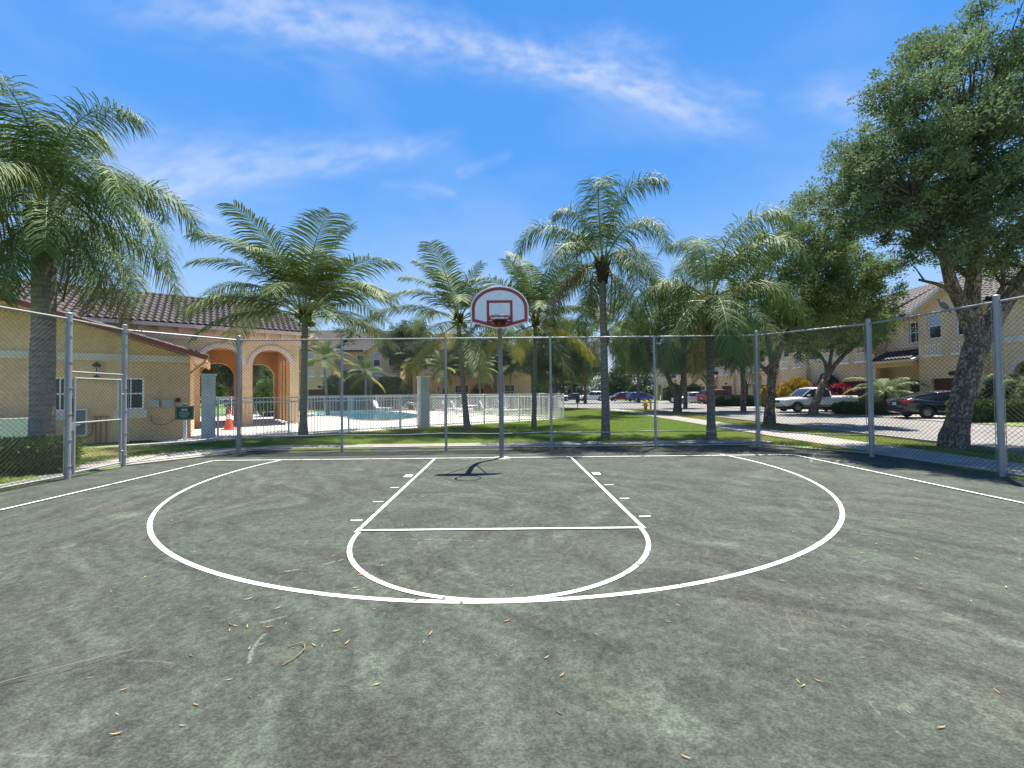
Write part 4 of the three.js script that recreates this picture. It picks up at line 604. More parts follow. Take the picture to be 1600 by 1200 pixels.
// palms beyond the pool
[[-14.0, -33, 4.2, 0.9, 'coconut palm with yellowing fronds beside the clubhouse portico beyond the pool deck', 0.5], [-12.9, -38.6, 3.4, 0.85, 'small coconut palm beyond the pool in front of the porch with red tiles', 0.3], [-6.3, -40.6, 3.9, 0.9, 'small coconut palm beyond the pool between the white pillar and the leaning palm', 0.25], [-2.35, -41, 3.9, 0.9, 'small coconut palm beyond the pool behind the hoop pole', 0.45], [-9.0, -42.5, 4.6, 0.9, 'small coconut palm beyond the pool behind the white pillar', 0.3], [0.4, -44, 4.4, 0.95, 'small coconut palm beyond the pool right of the hoop pole', 0.5], [-21.5, -36, 5.8, 0.95, 'coconut palm seen through the portico arches', 0.3]].forEach(([x, z, h, s, label, y], i) =>
  palm({ name: 'coconut_palm', label, base: [x, 0, z], lean: [(i % 3 - 1) * 0.25, 0.1], h, r0: 0.12, r1: 0.09, sets: i % 2 ? [cocoF, cocoF2] : [cocoF2, cocoF], fronds: 17, scale: s * 0.66, seed: 30 + i, mat: cocoM, yellow: y, nuts: 0, group: 'small palms beyond the pool' }));
palm({ name: 'queen_palm', label: 'queen palm with reddish trunk behind the tallest palm', base: [6.4, 0, -26], lean: [-0.05, 0], h: 4.6, r0: 0.17, r1: 0.14, sets: [queenF, queenF2], fronds: 16, scale: 0.95, seed: 47, boots: 1, mat: queenM, light: 0.1 });

// ------------------------------------------------------------------ leafy trees
const sprig = (() => { // a twig end with seven leaves, each folded along its midrib
  const r = RNG(9), pos = []; for (let i = 0; i < 7; i++) { const a = i * 2.4, el = -0.35 + r() * 1.3, d = V(Math.cos(a) * Math.cos(el), Math.sin(el), Math.sin(a) * Math.cos(el)), b = d.clone().multiplyScalar(0.015 + 0.03 * r()), s = V(0, 1, 0).cross(d).normalize(), u = d.clone().cross(s), l = 0.085 + 0.03 * r(), w = 0.021, m = b.clone().addScaledVector(d, l * 0.5), t = b.clone().addScaledVector(d, l), e0 = m.clone().addScaledVector(s, w).addScaledVector(u, 0.009), e1 = m.clone().addScaledVector(s, -w).addScaledVector(u, 0.009); for (const p of [b, e0, t, b, t, e1]) pos.push(p.x, p.y, p.z); }
  const g = new THREE.BufferGeometry(); g.setAttribute('position', new THREE.Float32BufferAttribute(pos, 3)); g.setAttribute('uv', new THREE.Float32BufferAttribute(new Float32Array(pos.length / 3 * 2), 2)); g.computeVertexNormals(); return g;
})();
const tmpM = new THREE.Matrix4(), tmpQ = new THREE.Quaternion(), tmpE = new THREE.Euler();
function leaves(name, parent, pts, mat, sc, tone, r) {               // pts: [x, y, z, clump tone]
  const m = new THREE.InstancedMesh(sprig, mat, pts.length); m.name = name; m.castShadow = m.receiveShadow = true; const c = new THREE.Color();
  pts.forEach((p, i) => { tmpE.set((r() - 0.5) * 2.2, r() * 6.28, (r() - 0.5) * 2.2); tmpQ.setFromEuler(tmpE); const s = sc * (0.75 + 0.5 * r()); tmpM.compose(V(p[0], p[1], p[2]), tmpQ, V(s, s, s)); m.setMatrixAt(i, tmpM); const k = (0.72 + 0.56 * r()) * (0.8 + 0.4 * p[3]), y = r() < 0.06 ? 1.35 : 1; c.setRGB(tone[0] * k * y, tone[1] * k * (y > 1 ? 1.15 : 1), tone[2] * k); m.setColorAt(i, c); });
  m.userData.kind = 'stuff'; parent.add(m); return m;
}
function tree({ name = 'oak_tree', label, base, trunk, tr, limbs, crown, clumps, per, cr = 0.6, sc = 1, tone = [0.085, 0.125, 0.042], seed, group, cat = 'tree' }) {
  const t = thing(name, label, cat, base, 0, group), r = RNG(seed);
  part('trunk', tubeVar(trunk.map(p => V(...p)), tr, 28, 14, 0.12, seed % 7), M.bark, t);
  const limbP = [];
  for (const l of limbs) { const pts = l.p.map(p => V(...p)); part('limb', tubeVar(pts, l.r, 16, 9, 0.1, seed % 5), M.bark, t); const c = new THREE.CatmullRomCurve3(pts); for (let k = 3; k <= 10; k++) limbP.push([c.getPointAt(k / 10), l.r[l.r.length - 1] * 1.4]); }
  limbP.push([V(...trunk[trunk.length - 1]), tr[tr.length - 1]]);
  const total = crown.reduce((s, c) => s + Math.pow(c[3] * c[4] * c[5], 0.66), 0), pts = [], tw = [], cs = [];
  for (const c of crown) {
    const n = Math.max(3, Math.round(clumps * Math.pow(c[3] * c[4] * c[5], 0.66) / total));
    for (let i = 0; i < n; i++) {
      const z = 1 - 2 * (i + 0.5) / n, a = i * 2.39996 + seed, q = Math.sqrt(1 - z * z), rad = 0.5 + 0.5 * Math.pow(r(), 0.6), d = V(Math.cos(a) * q, z, Math.sin(a) * q).multiplyScalar(rad).add(V((r() - 0.5) * 0.4, (r() - 0.5) * 0.3, (r() - 0.5) * 0.4));
      const p = V(c[0] + d.x * c[3], c[1] + d.y * c[4], c[2] + d.z * c[5]); cs.push(p);
    }
  }
  for (const p of cs) {
    let best = null, bd = 1e9; for (const [q, w] of limbP) { const dd = q.distanceToSquared(p) + (q.y > p.y ? 2 : 0); if (dd < bd) { bd = dd; best = [q, w]; } }
    const mid = best[0].clone().lerp(p, 0.55).add(V((r() - 0.5) * 0.3, -0.12 + r() * 0.3, (r() - 0.5) * 0.3)), w = Math.min(0.05, best[1] * 0.6);
    tw.push(rod(best[0], mid, w, w * 0.55, 4), rod(mid, p, w * 0.55, 0.006, 4));
    const k = r(), rr = cr * (0.6 + 0.75 * r()), n = Math.round(per * (0.7 + 0.6 * r()) * Math.pow(rr / cr, 1.4));
    for (let j = 0; j < 5; j++) { const e = V(r() - 0.5, r() - 0.35, r() - 0.5).normalize().multiplyScalar(rr * 0.95); tw.push(rod(p, p.clone().add(e), 0.009 * Math.max(1, sc * 0.7), 0.004, 3)); for (let i = 0; i < n / 5; i++) { const f = Math.pow(r(), 0.7), o = V((r() - 0.5), (r() - 0.5) * 0.8, (r() - 0.5)).multiplyScalar(rr * 0.75); pts.push([p.x + e.x * f + o.x, p.y + e.y * f * 0.8 + o.y, p.z + e.z * f + o.z, k]); } }
  }
  part('branches', tw, M.bark, t, 'stuff');
  leaves('crown', t, pts, L.oak, sc, tone, r);
  return t;
}
tree({ name: 'oak_tree', label: 'large leaning live oak with rough trunk at the right edge beside the court', base: [11.75, 0, -10.7], seed: 3,
  trunk: [[-0.02, -0.15, 0], [0.0, 0.25, 0], [0.18, 1.0, 0], [0.45, 2.0, 0], [0.8, 3.0, 0]], tr: [0.37, 0.26, 0.24, 0.235, 0.235, 0.245, 0.26],
  limbs: [{ p: [[0.68, 2.8, 0], [0.35, 3.55, 0.05], [-0.15, 4.3, 0.2], [-0.75, 5.3, 0.5], [-1.5, 6.4, 0.6]], r: [0.19, 0.15, 0.12, 0.085, 0.05] }, { p: [[0.8, 2.8, 0], [0.72, 3.6, -0.1], [0.68, 4.6, 0], [0.75, 6.2, 0.2], [0.7, 8.0, 0]], r: [0.2, 0.16, 0.14, 0.1, 0.05] }, { p: [[0.85, 2.8, 0], [1.25, 3.6, 0.1], [1.75, 4.4, 0.2], [2.2, 5.2, 0.3], [2.7, 6.6, 0.3]], r: [0.19, 0.17, 0.14, 0.11, 0.06] }, { p: [[0.72, 2.55, 0], [1.2, 3.05, -0.2], [1.8, 3.6, -0.6], [2.7, 4.5, -1]], r: [0.15, 0.13, 0.1, 0.06] }, { p: [[0.2, 3.8, 0.1], [-0.6, 4.15, 0.4], [-1.3, 4.3, 0.5]], r: [0.07, 0.05, 0.03] }, { p: [[0.7, 4.4, 0], [0.2, 5.6, -0.7], [-0.6, 7.0, -1.0]], r: [0.08, 0.06, 0.04] }],
  crown: [[0.7, 8.4, 0, 2.6, 2.7, 2.4], [-1.0, 6.9, 0.2, 1.9, 1.6, 1.9], [2.3, 7.0, 0, 2.4, 2.4, 2.2], [-0.3, 7.6, -0.8, 2.0, 2.0, 1.6], [-0.5, 5.0, 0.5, 1.1, 0.5, 1.0], [-2.2, 6.5, 0.3, 1.0, 0.9, 1.0], [1.3, 10.4, 0, 1.7, 1.3, 1.5], [2.5, 5.1, 0.2, 1.5, 0.7, 1.3], [0.6, 5.8, 0.9, 1.7, 1.1, 1.0]], clumps: 225, per: 72, cr: 0.58, sc: 1.0, tone: [0.17, 0.235, 0.105] });
tree({ label: 'tall live oak with straight forked trunk between the pavement and road', base: [11.8, 0, -18.4], seed: 4,
  trunk: [[0, -0.1, 0], [0.02, 0.3, 0], [0.1, 1.4, 0], [0.25, 2.6, 0], [0.55, 3.5, 0]], tr: [0.27, 0.2, 0.185, 0.18, 0.17],
  limbs: [{ p: [[0.3, 2.7, 0], [0.75, 3.8, 0], [1.3, 5.0, 0.2], [2.0, 6.6, 0]], r: [0.14, 0.11, 0.08, 0.04] }, { p: [[0.25, 2.5, 0], [0.05, 3.6, 0], [-0.3, 5.0, 0.2], [-0.4, 6.5, 0]], r: [0.12, 0.095, 0.07, 0.04] }, { p: [[0.15, 2.2, 0], [-0.5, 2.8, 0.1], [-1.4, 3.8, 0.2]], r: [0.1, 0.07, 0.04] }, { p: [[0.9, 4.2, 0], [2.0, 4.8, 0.1], [3.6, 5.4, 0.2]], r: [0.1, 0.07, 0.04] }],
  crown: [[1.4, 6.7, 0, 2.6, 2.3, 2.3], [3.4, 5.4, 0, 2.2, 1.6, 2.0], [-0.4, 5.6, 0.2, 1.5, 1.5, 1.5], [2.4, 8.4, 0, 1.7, 1.4, 1.6], [1.2, 4.3, 0.3, 1.5, 0.7, 1.3], [4.2, 6.6, 0, 1.3, 1.1, 1.2]], clumps: 150, per: 50, cr: 0.66, sc: 1.3, tone: [0.175, 0.24, 0.08] });
tree({ label: 'live oak with a slanting trunk in front of the white pickup', base: [19.7, 0, -26.3], seed: 5,
  trunk: [[0, -0.1, 0], [0.1, 0.3, 0], [0.5, 1.4, 0], [1.1, 2.6, 0]], tr: [0.3, 0.23, 0.2, 0.19], limbs: [{ p: [[1.05, 2.5, 0], [0.9, 3.3, 0], [0.2, 4.2, 0]], r: [0.14, 0.1, 0.05] }, { p: [[1.1, 2.5, 0], [1.6, 3.2, 0], [2.6, 4.2, 0.1], [4.0, 4.9, 0.2]], r: [0.15, 0.12, 0.08, 0.04] }, { p: [[1.1, 2.6, 0], [1.3, 3.7, 0], [1.6, 5.2, 0]], r: [0.13, 0.09, 0.05] }],
  crown: [[1.6, 5.5, 0, 3.0, 1.7, 2.6], [-0.4, 4.4, 0, 1.5, 0.95, 1.5], [3.6, 5.2, 0, 1.7, 1.2, 1.6], [1.5, 7.1, 0, 1.8, 1.2, 1.7]], clumps: 105, per: 34, cr: 0.7, sc: 1.6, tone: [0.17, 0.235, 0.08] });
tree({ label: 'broad dark live oak with V forked trunk beside the yellow hydrant', base: [12.5, 0, -29.9], seed: 6,
  trunk: [[0, -0.1, 0], [0, 0.3, 0], [0, 0.8, 0], [0.02, 1.3, 0]], tr: [0.38, 0.29, 0.27, 0.28], limbs: [{ p: [[-0.1, 1.1, 0], [-0.5, 2.2, 0], [-1.0, 3.3, 0], [-2.2, 4.6, 0]], r: [0.19, 0.16, 0.13, 0.07] }, { p: [[0.12, 1.1, 0], [0.4, 2.2, 0], [0.5, 3.4, 0], [1.0, 5, 0]], r: [0.19, 0.16, 0.13, 0.07] }, { p: [[0.45, 2.9, 0], [1.9, 4.0, 0], [3.6, 5.0, 0]], r: [0.14, 0.1, 0.05] }],
  crown: [[0, 5.6, 0, 3.6, 2.3, 3.2], [-2.8, 5.0, 0, 1.9, 1.4, 2.0], [3.4, 4.9, 0, 2.4, 1.6, 2.2], [0.3, 3.7, 0.4, 2.2, 0.7, 1.8], [1.0, 7.2, 0, 2.3, 1.3, 2]], clumps: 190, per: 44, cr: 0.85, sc: 1.75, tone: [0.145, 0.20, 0.08] });
tree({ label: 'round dark tree with spreading limbs beyond the right corner of the pool fence', base: [4.6, 0, -38], seed: 7,
  trunk: [[0, -0.1, 0], [0, 0.5, 0], [0, 1.2, 0], [0.03, 2.0, 0]], tr: [0.32, 0.26, 0.24, 0.22], limbs: [{ p: [[0, 1.8, 0], [-0.7, 3, 0], [-1.6, 4.4, 0]], r: [0.17, 0.12, 0.05] }, { p: [[0, 1.9, 0], [0.1, 3.4, 0], [0.3, 5.4, 0]], r: [0.17, 0.12, 0.05] }, { p: [[0, 1.8, 0], [0.9, 2.8, 0], [2.0, 4.2, 0]], r: [0.16, 0.11, 0.05] }],
  crown: [[0, 5.4, 0, 3.2, 2.4, 3], [-2, 4.8, 0, 1.7, 1.5, 1.7], [2.0, 4.7, 0, 1.6, 1.5, 1.7], [0, 7.2, 0, 1.7, 1.1, 1.6]], clumps: 130, per: 36, cr: 0.85, sc: 2.0, tone: [0.12, 0.155, 0.065] });
// the nearer street trees and those behind the pool
[['bushy tree beyond the pool left of the leaning coconut palm', -10, -44, 6.6, 3.0, 2.6, [0.06, 0.085, 0.035]], ['dark spreading tree beyond the pool behind the leaning coconut palm', -4.3, -43, 5.2, 2.8, 2.0, [0.06, 0.08, 0.033]], ['tree with bare lower limbs directly behind the hoop pole', -1.1, -44.2, 5.6, 2.8, 2.2, [0.075, 0.105, 0.04]], ['slim street tree standing between the red vehicle and the white pickup', 18.3, -31.6, 4.8, 2.0, 1.3, [0.08, 0.12, 0.045]], ['slim tree in front of the silver sedan', 16.6, -38, 4.3, 1.7, 1.1, [0.09, 0.13, 0.045]], ['light green street tree standing far off right behind the tallest palm trunk', 11.2, -58, 5.2, 2.8, 2.2, [0.12, 0.18, 0.055]], ['light green tree far off left behind the tallest palm trunk', 5.0, -72, 4.6, 4.0, 2.4, [0.12, 0.18, 0.05]], ['yellowish green tree far off at the end of the parking area', -1, -80, 5.0, 4.2, 2.8, [0.14, 0.19, 0.05]], ['dark tree seen through the left portico arch', -23, -35, 4.4, 2.8, 2.6, [0.05, 0.07, 0.03]], ['tree behind the clubhouse roof', -33, -36, 6.4, 3.2, 2.4, [0.08, 0.12, 0.04]], ['tall street tree between the two far townhouse gables', 19.4, -60, 6.2, 3.0, 2.4, [0.08, 0.12, 0.04]], ['dark tree at the far right of the street behind the large oak', 22.5, -13.5, 5.4, 2.4, 2.2, [0.055, 0.085, 0.035]], ['distant green tree above the pool fence on the left', -19, -52, 7, 3.4, 2.8, [0.075, 0.11, 0.04]], ['distant tree at the left of the far parking area', -7, -62, 6.2, 4.2, 2.8, [0.09, 0.13, 0.045]], ['distant tree at the middle of the far parking area', 8, -92, 6.5, 5, 3.4, [0.10, 0.15, 0.05]], ['distant tree at the right of the far parking area', 16, -100, 6.5, 5, 3.2, [0.09, 0.14, 0.05]]].forEach(([label, x, z, cy, rx, ry, tone], i) => {
  const low = Math.max(1.2, cy - ry * 0.85), w = 0.1 + rx * 0.035;
  tree({ name: 'street_tree', label, base: [x, 0, z], seed: 60 + i, trunk: [[0, -0.1, 0], [0.03, low * 0.4, 0], [0.0, low, 0]], tr: [w * 1.3, w, w * 0.85], limbs: [0, 1, 2, 3].map(k => { const a = k * 1.57 + i, s = Math.cos(a), c = Math.sin(a); return { p: [[0, low - 0.2, 0], [s * rx * 0.3, low + (cy - low) * 0.45, c * rx * 0.3], [s * rx * 0.62, cy, c * rx * 0.62]], r: [w * 0.7, w * 0.45, w * 0.2] }; }), crown: [[0, cy, 0, rx * 0.8, ry * 0.85, rx * 0.8], [rx * 0.45, cy - ry * 0.25, 0, rx * 0.55, ry * 0.6, rx * 0.55], [-rx * 0.45, cy - ry * 0.15, 0.2, rx * 0.55, ry * 0.6, rx * 0.55], [0.1, cy + ry * 0.5, 0, rx * 0.5, ry * 0.5, rx * 0.5]], clumps: 85, per: 30, cr: 0.3 * rx, sc: 2.1 * Math.max(1, -z / 45), tone: tone.map(v => v * 1.85), group: 'trees in the background' });
});

// ------------------------------------------------------------------ distant belt of trees that closes the view
{
  const r = RNG(404), pts = []; const belt = [[-90, -112, 70, -112, 8.5], [-100, -30, -60, -112, 8], [-62, -44, -30, -70, 6.5]];
  for (const [x0, z0, x1, z1, h] of belt) { const len = Math.hypot(x1 - x0, z1 - z0); for (let s = 0; s < len; s += 3.6) { const t = s / len, cx = lerp(x0, x1, t) + (r() - 0.5) * 3, cz = lerp(z0, z1, t) + (r() - 0.5) * 5, hh = h * (0.65 + 0.6 * r()), rx = 2.2 + r() * 1.4, k = r(); for (let i = 0; i < 260; i++) { const a = r() * 6.28, q = Math.sqrt(r()), y = r(); pts.push([cx + Math.cos(a) * q * rx, 0.3 + y * hh * (1 - 0.3 * q * q), cz + Math.sin(a) * q * rx * 0.8, k]); } } }
  const m = leaves('distant_trees', scene, pts, L.oak, 6.5, [0.11, 0.155, 0.055], r); m.userData.label = 'distant belt of green trees closing the view beyond the houses'; m.userData.category = 'trees';
}
// ------------------------------------------------------------------ white picket fence round the pool
const FC = [3.4, -24.15];                                            // its near right corner
function picketRun(label, A, B, h, step, join) {
  const len = Math.hypot(B[0] - A[0], B[1] - A[1]), f = thing('picket_fence', label, 'fence', [A[0], 0, A[1]], -Math.atan2(B[1] - A[1], B[0] - A[0]), 'pool fence runs');
  for (const y of [0.09, h - 0.2, h - 0.04]) part('rail', bx(len, 0.04, 0.035, len / 2, y, 0), M.white, f);
  const pg = bx(0.019, h - 0.12, 0.019, 0, 0.05, 0.0), n = Math.floor(len / step), all = [];
  for (let i = 1; i < n; i++) { if (Math.abs((i * step) % 2.2) < 0.06) continue; if (join) all.push(pg.clone().translate(i * step, 0, 0)); else part('picket', pg, M.white, f).position.x = i * step; }
  if (join) part('pickets', all, M.white, f, 'stuff');
  const qg = bx(0.06, h + 0.03, 0.06, 0, -0.02, 0, 0.006); for (let x = 0; x <= len + 0.01; x += 2.2) part('post', qg, M.white, f).position.x = Math.min(len, x);
}
const fL = at35(FC, -16.45, 0);
picketRun('long white picket fence facing the court in front of the pool', fL, FC, 1.5, 0.115, false);
picketRun('white picket fence running back from the right corner of the pool deck', FC, at35(FC, 0, -20), 1.5, 0.115, false);
picketRun('white picket fence along the far side of the pool deck', at35(FC, -22, -20.2), at35(FC, -0.1, -20.05), 1.5, 0.13, true);
function pillar(label, x, z, w, h) { const p = thing('pillar', label, 'pillar', [x, 0, z], 35 * D2R); part('shaft', bx(w, h, w, 0, -0.05, 0, 0.015), M.whiteRough, p); part('cap', bx(w + 0.06, 0.07, w + 0.06, 0, h - 0.06, 0, 0.012), M.whiteRough, p); return p; }
{ const a = at35(FC, -16.72, 0), b = at35(FC, -8.75, 0); pillar('white stucco pillar ending the pool fence beside the green sign', a[0], a[1], 0.4, 2.32); pillar('white stucco pillar standing in the middle of the pool fence', b[0], b[1], 0.44, 2.36); }
{ // green notice by the pillar
  const [x, z] = at35([-11.5, -23.3], -4.72, 6.75), s = thing('notice_sign', 'small green notice sign with white lettering on a white post beside the pillar', 'sign', [x, 0, z], 22 * D2R);
  const c = document.createElement('canvas'); c.width = 256; c.height = 256; const g = c.getContext('2d'); g.fillStyle = '#12402a'; g.fillRect(0, 0, 256, 256); g.strokeStyle = '#5f8a6f'; g.lineWidth = 7; g.strokeRect(10, 10, 236, 236); g.fillStyle = '#e6efe6'; g.font = 'bold 62px sans-serif'; g.textAlign = 'center'; g.fillText('NO', 128, 84); g.fillStyle = '#b9cdbd'; [[150, 106], [150, 138], [150, 168], [104, 202]].forEach(([w, y]) => { for (let q = 128 - w / 2; q < 128 + w / 2; q += 26) g.fillRect(q, y, 20, 12); });
  const t = new THREE.CanvasTexture(c); t.colorSpace = THREE.SRGBColorSpace; t.flipY = true;
  part('sign_post', bx(0.09, 1.3, 0.09, 0, -0.05, -0.05), M.white, s);
  const b = part('sign_board', [bx(0.56, 0.5, 0.04, 0, 0.72, 0.02, 0.01), new THREE.SphereGeometry(0.07, 10, 8).scale(1.2, 0.8, 0.4).translate(0, 1.26, 0.0)], std(lin(0.16, 0.26, 0.19), 0.5), s);
  const f = new THREE.PlaneGeometry(0.5, 0.44); f.translate(0, 0.97, 0.0445); part('sign_face', f, std(0xffffff, 0.5, { map: t }), b);
}
{ // traffic cone on the deck
  const [x, z] = [-12.75, -19.35], k = thing('traffic_cone', 'orange and white traffic cone standing behind the pool fence', 'traffic cone', [x, 0, z]), om = std(lin(0.55, 0.085, 0.04), 0.6);
  part('cone', new THREE.LatheGeometry([[0.2, 0.03], [0.19, 0.06], [0.12, 0.45], [0.05, 0.92], [0.035, 0.93], [0, 0.93]].map(p => new THREE.Vector2(...p)), 20), om, k); part('foot', bx(0.46, 0.045, 0.46, 0, 0, 0, 0.015), om, k);
  part('reflective_band', new THREE.CylinderGeometry(0.083, 0.113, 0.22, 20, 1, true).translate(0, 0.61, 0), M.white, k);
}
// ------------------------------------------------------------------ pool furniture
function lounger(x, z, turn, label) {
  const l = thing('sun_lounger', label, 'sun lounger', [x, 0, z], turn, 'white loungers round the pool');
  for (const s of [-0.29, 0.29]) part('side_rail', bx(1.3, 0.05, 0.04, -0.3, 0.33, s), M.white, l);
  for (const [a, b] of [[-0.85, -0.27], [-0.85, 0.27], [0.25, -0.27], [0.25, 0.27]]) part('leg', bx(0.05, 0.34, 0.05, a, 0, b), M.white, l);
  for (let i = 0; i < 12; i++) part('seat_slat', bx(0.09, 0.022, 0.56, -0.88 + i * 0.105, 0.375, 0), M.white, l);
  const back = part('backrest', [bx(0.04, 0.75, 0.05, 0, 0, -0.27), bx(0.04, 0.75, 0.05, 0, 0, 0.27)], M.white, l); back.position.set(0.36, 0.36, 0); back.rotation.z = -0.45;
  for (let i = 0; i < 7; i++) part('back_slat', bx(0.022, 0.08, 0.52, 0.02, 0.05 + i * 0.1, 0), M.white, back);
}
[[-10.9, -36.6, 2.9, 'white sun lounger with raised back right behind the pool water'], [-17.2, -31.4, 0.6, 'white sun lounger on the deck beside the coconut palm trunk'], [-18.2, -33.4, 0.6, 'white sun lounger farthest left on the pool deck'], [-4.4, -33.4, 3.4, 'white sun lounger on the deck right of the pillar'], [-3.4, -31.4, 3.5, 'white sun lounger on the deck left of the leaning palm'], [-1.2, -30.6, 3.4, 'white sun lounger on the deck behind the hoop pole'], [0.2, -29.0, 3.4, 'white sun lounger on the deck behind the slim palm']].forEach(a => lounger(...a));
{ const t = thing('pool_ladder', 'chrome handrails of the pool ladder at the far pool edge', 'pool ladder', [-8.0, 0, -35.0], 0.6), cm = std(lin(0.7, 0.7, 0.7), 0.2, { metalness: 1 }); for (const s of [-0.3, 0.3]) part('handrail', new THREE.TubeGeometry(new THREE.CatmullRomCurve3([V(-0.45, -0.6, s), V(-0.42, 0.3, s), V(-0.2, 0.82, s), V(0.15, 0.85, s), V(0.55, 0.4, s), V(0.62, -0.05, s)]), 24, 0.024, 8), cm, t); for (const y of [-0.45, -0.2]) part('step', bx(0.1, 0.03, 0.58, -0.44, y, 0), cm, t); }
{ const t = thing('patio_table', 'round white patio table on the pool deck behind the hoop pole', 'table', [-2.5, 0, -28.6]); part('table_top', new THREE.CylinderGeometry(0.6, 0.6, 0.04, 24).translate(0, 0.72, 0), M.white, t); for (let i = 0; i < 4; i++) { const a = i * 1.57 + 0.6; part('leg', rod(V(Math.cos(a) * 0.45, 0, Math.sin(a) * 0.45), V(Math.cos(a) * 0.35, 0.71, Math.sin(a) * 0.35), 0.022), M.white, t); } }

// ------------------------------------------------------------------ cars; local +x is the front
const paint = (r, g, b, metal = 0.3) => new THREE.MeshPhysicalMaterial({ color: lin(r, g, b), roughness: 0.35, metalness: metal, clearcoat: 1, clearcoatRoughness: 0.05, side: THREE.DoubleSide });
const tyreM = std(lin(0.02, 0.02, 0.021), 0.85), rimMat = std(lin(0.5, 0.5, 0.51), 0.3, { metalness: 0.9 }), tailM = new THREE.MeshPhysicalMaterial({ color: lin(0.42, 0.012, 0.018), roughness: 0.15, clearcoat: 1 }), lampM = new THREE.MeshPhysicalMaterial({ color: lin(0.7, 0.72, 0.74), roughness: 0.1, clearcoat: 1 }), plateM = std(lin(0.6, 0.6, 0.58), 0.5), carBlack = std(lin(0.018, 0.018, 0.019), 0.5);
function loft(st, sec) { // closed surface through rings; st: stations, sec(station) -> ring of [y, z]
  const rings = st.map(sec), n = rings[0].length, pos = [], idx = [];
  rings.forEach((r, i) => r.forEach(([y, z, dx = 0]) => pos.push(st[i].x + dx, y, z)));
  for (let i = 0; i + 1 < rings.length; i++) for (let j = 0; j < n; j++) { const a = i * n + j, b = i * n + (j + 1) % n, c = a + n, d = b + n; idx.push(a, c, b, b, c, d); }
  for (const [i, f] of [[0, 1], [rings.length - 1, -1]]) { const cy = rings[i].reduce((s, q) => s + q[0], 0) / n; pos.push(st[i].x, cy, 0); const c = pos.length / 3 - 1; for (let j = 0; j < n; j++) { const a = i * n + j, b = i * n + (j + 1) % n; f > 0 ? idx.push(c, a, b) : idx.push(c, b, a); } }
  const g = new THREE.BufferGeometry(); g.setAttribute('position', new THREE.Float32BufferAttribute(pos, 3)); g.setIndex(idx); g.computeVertexNormals(); g.setAttribute('uv', new THREE.Float32BufferAttribute(new Float32Array(pos.length / 3 * 2), 2)); return g;
}
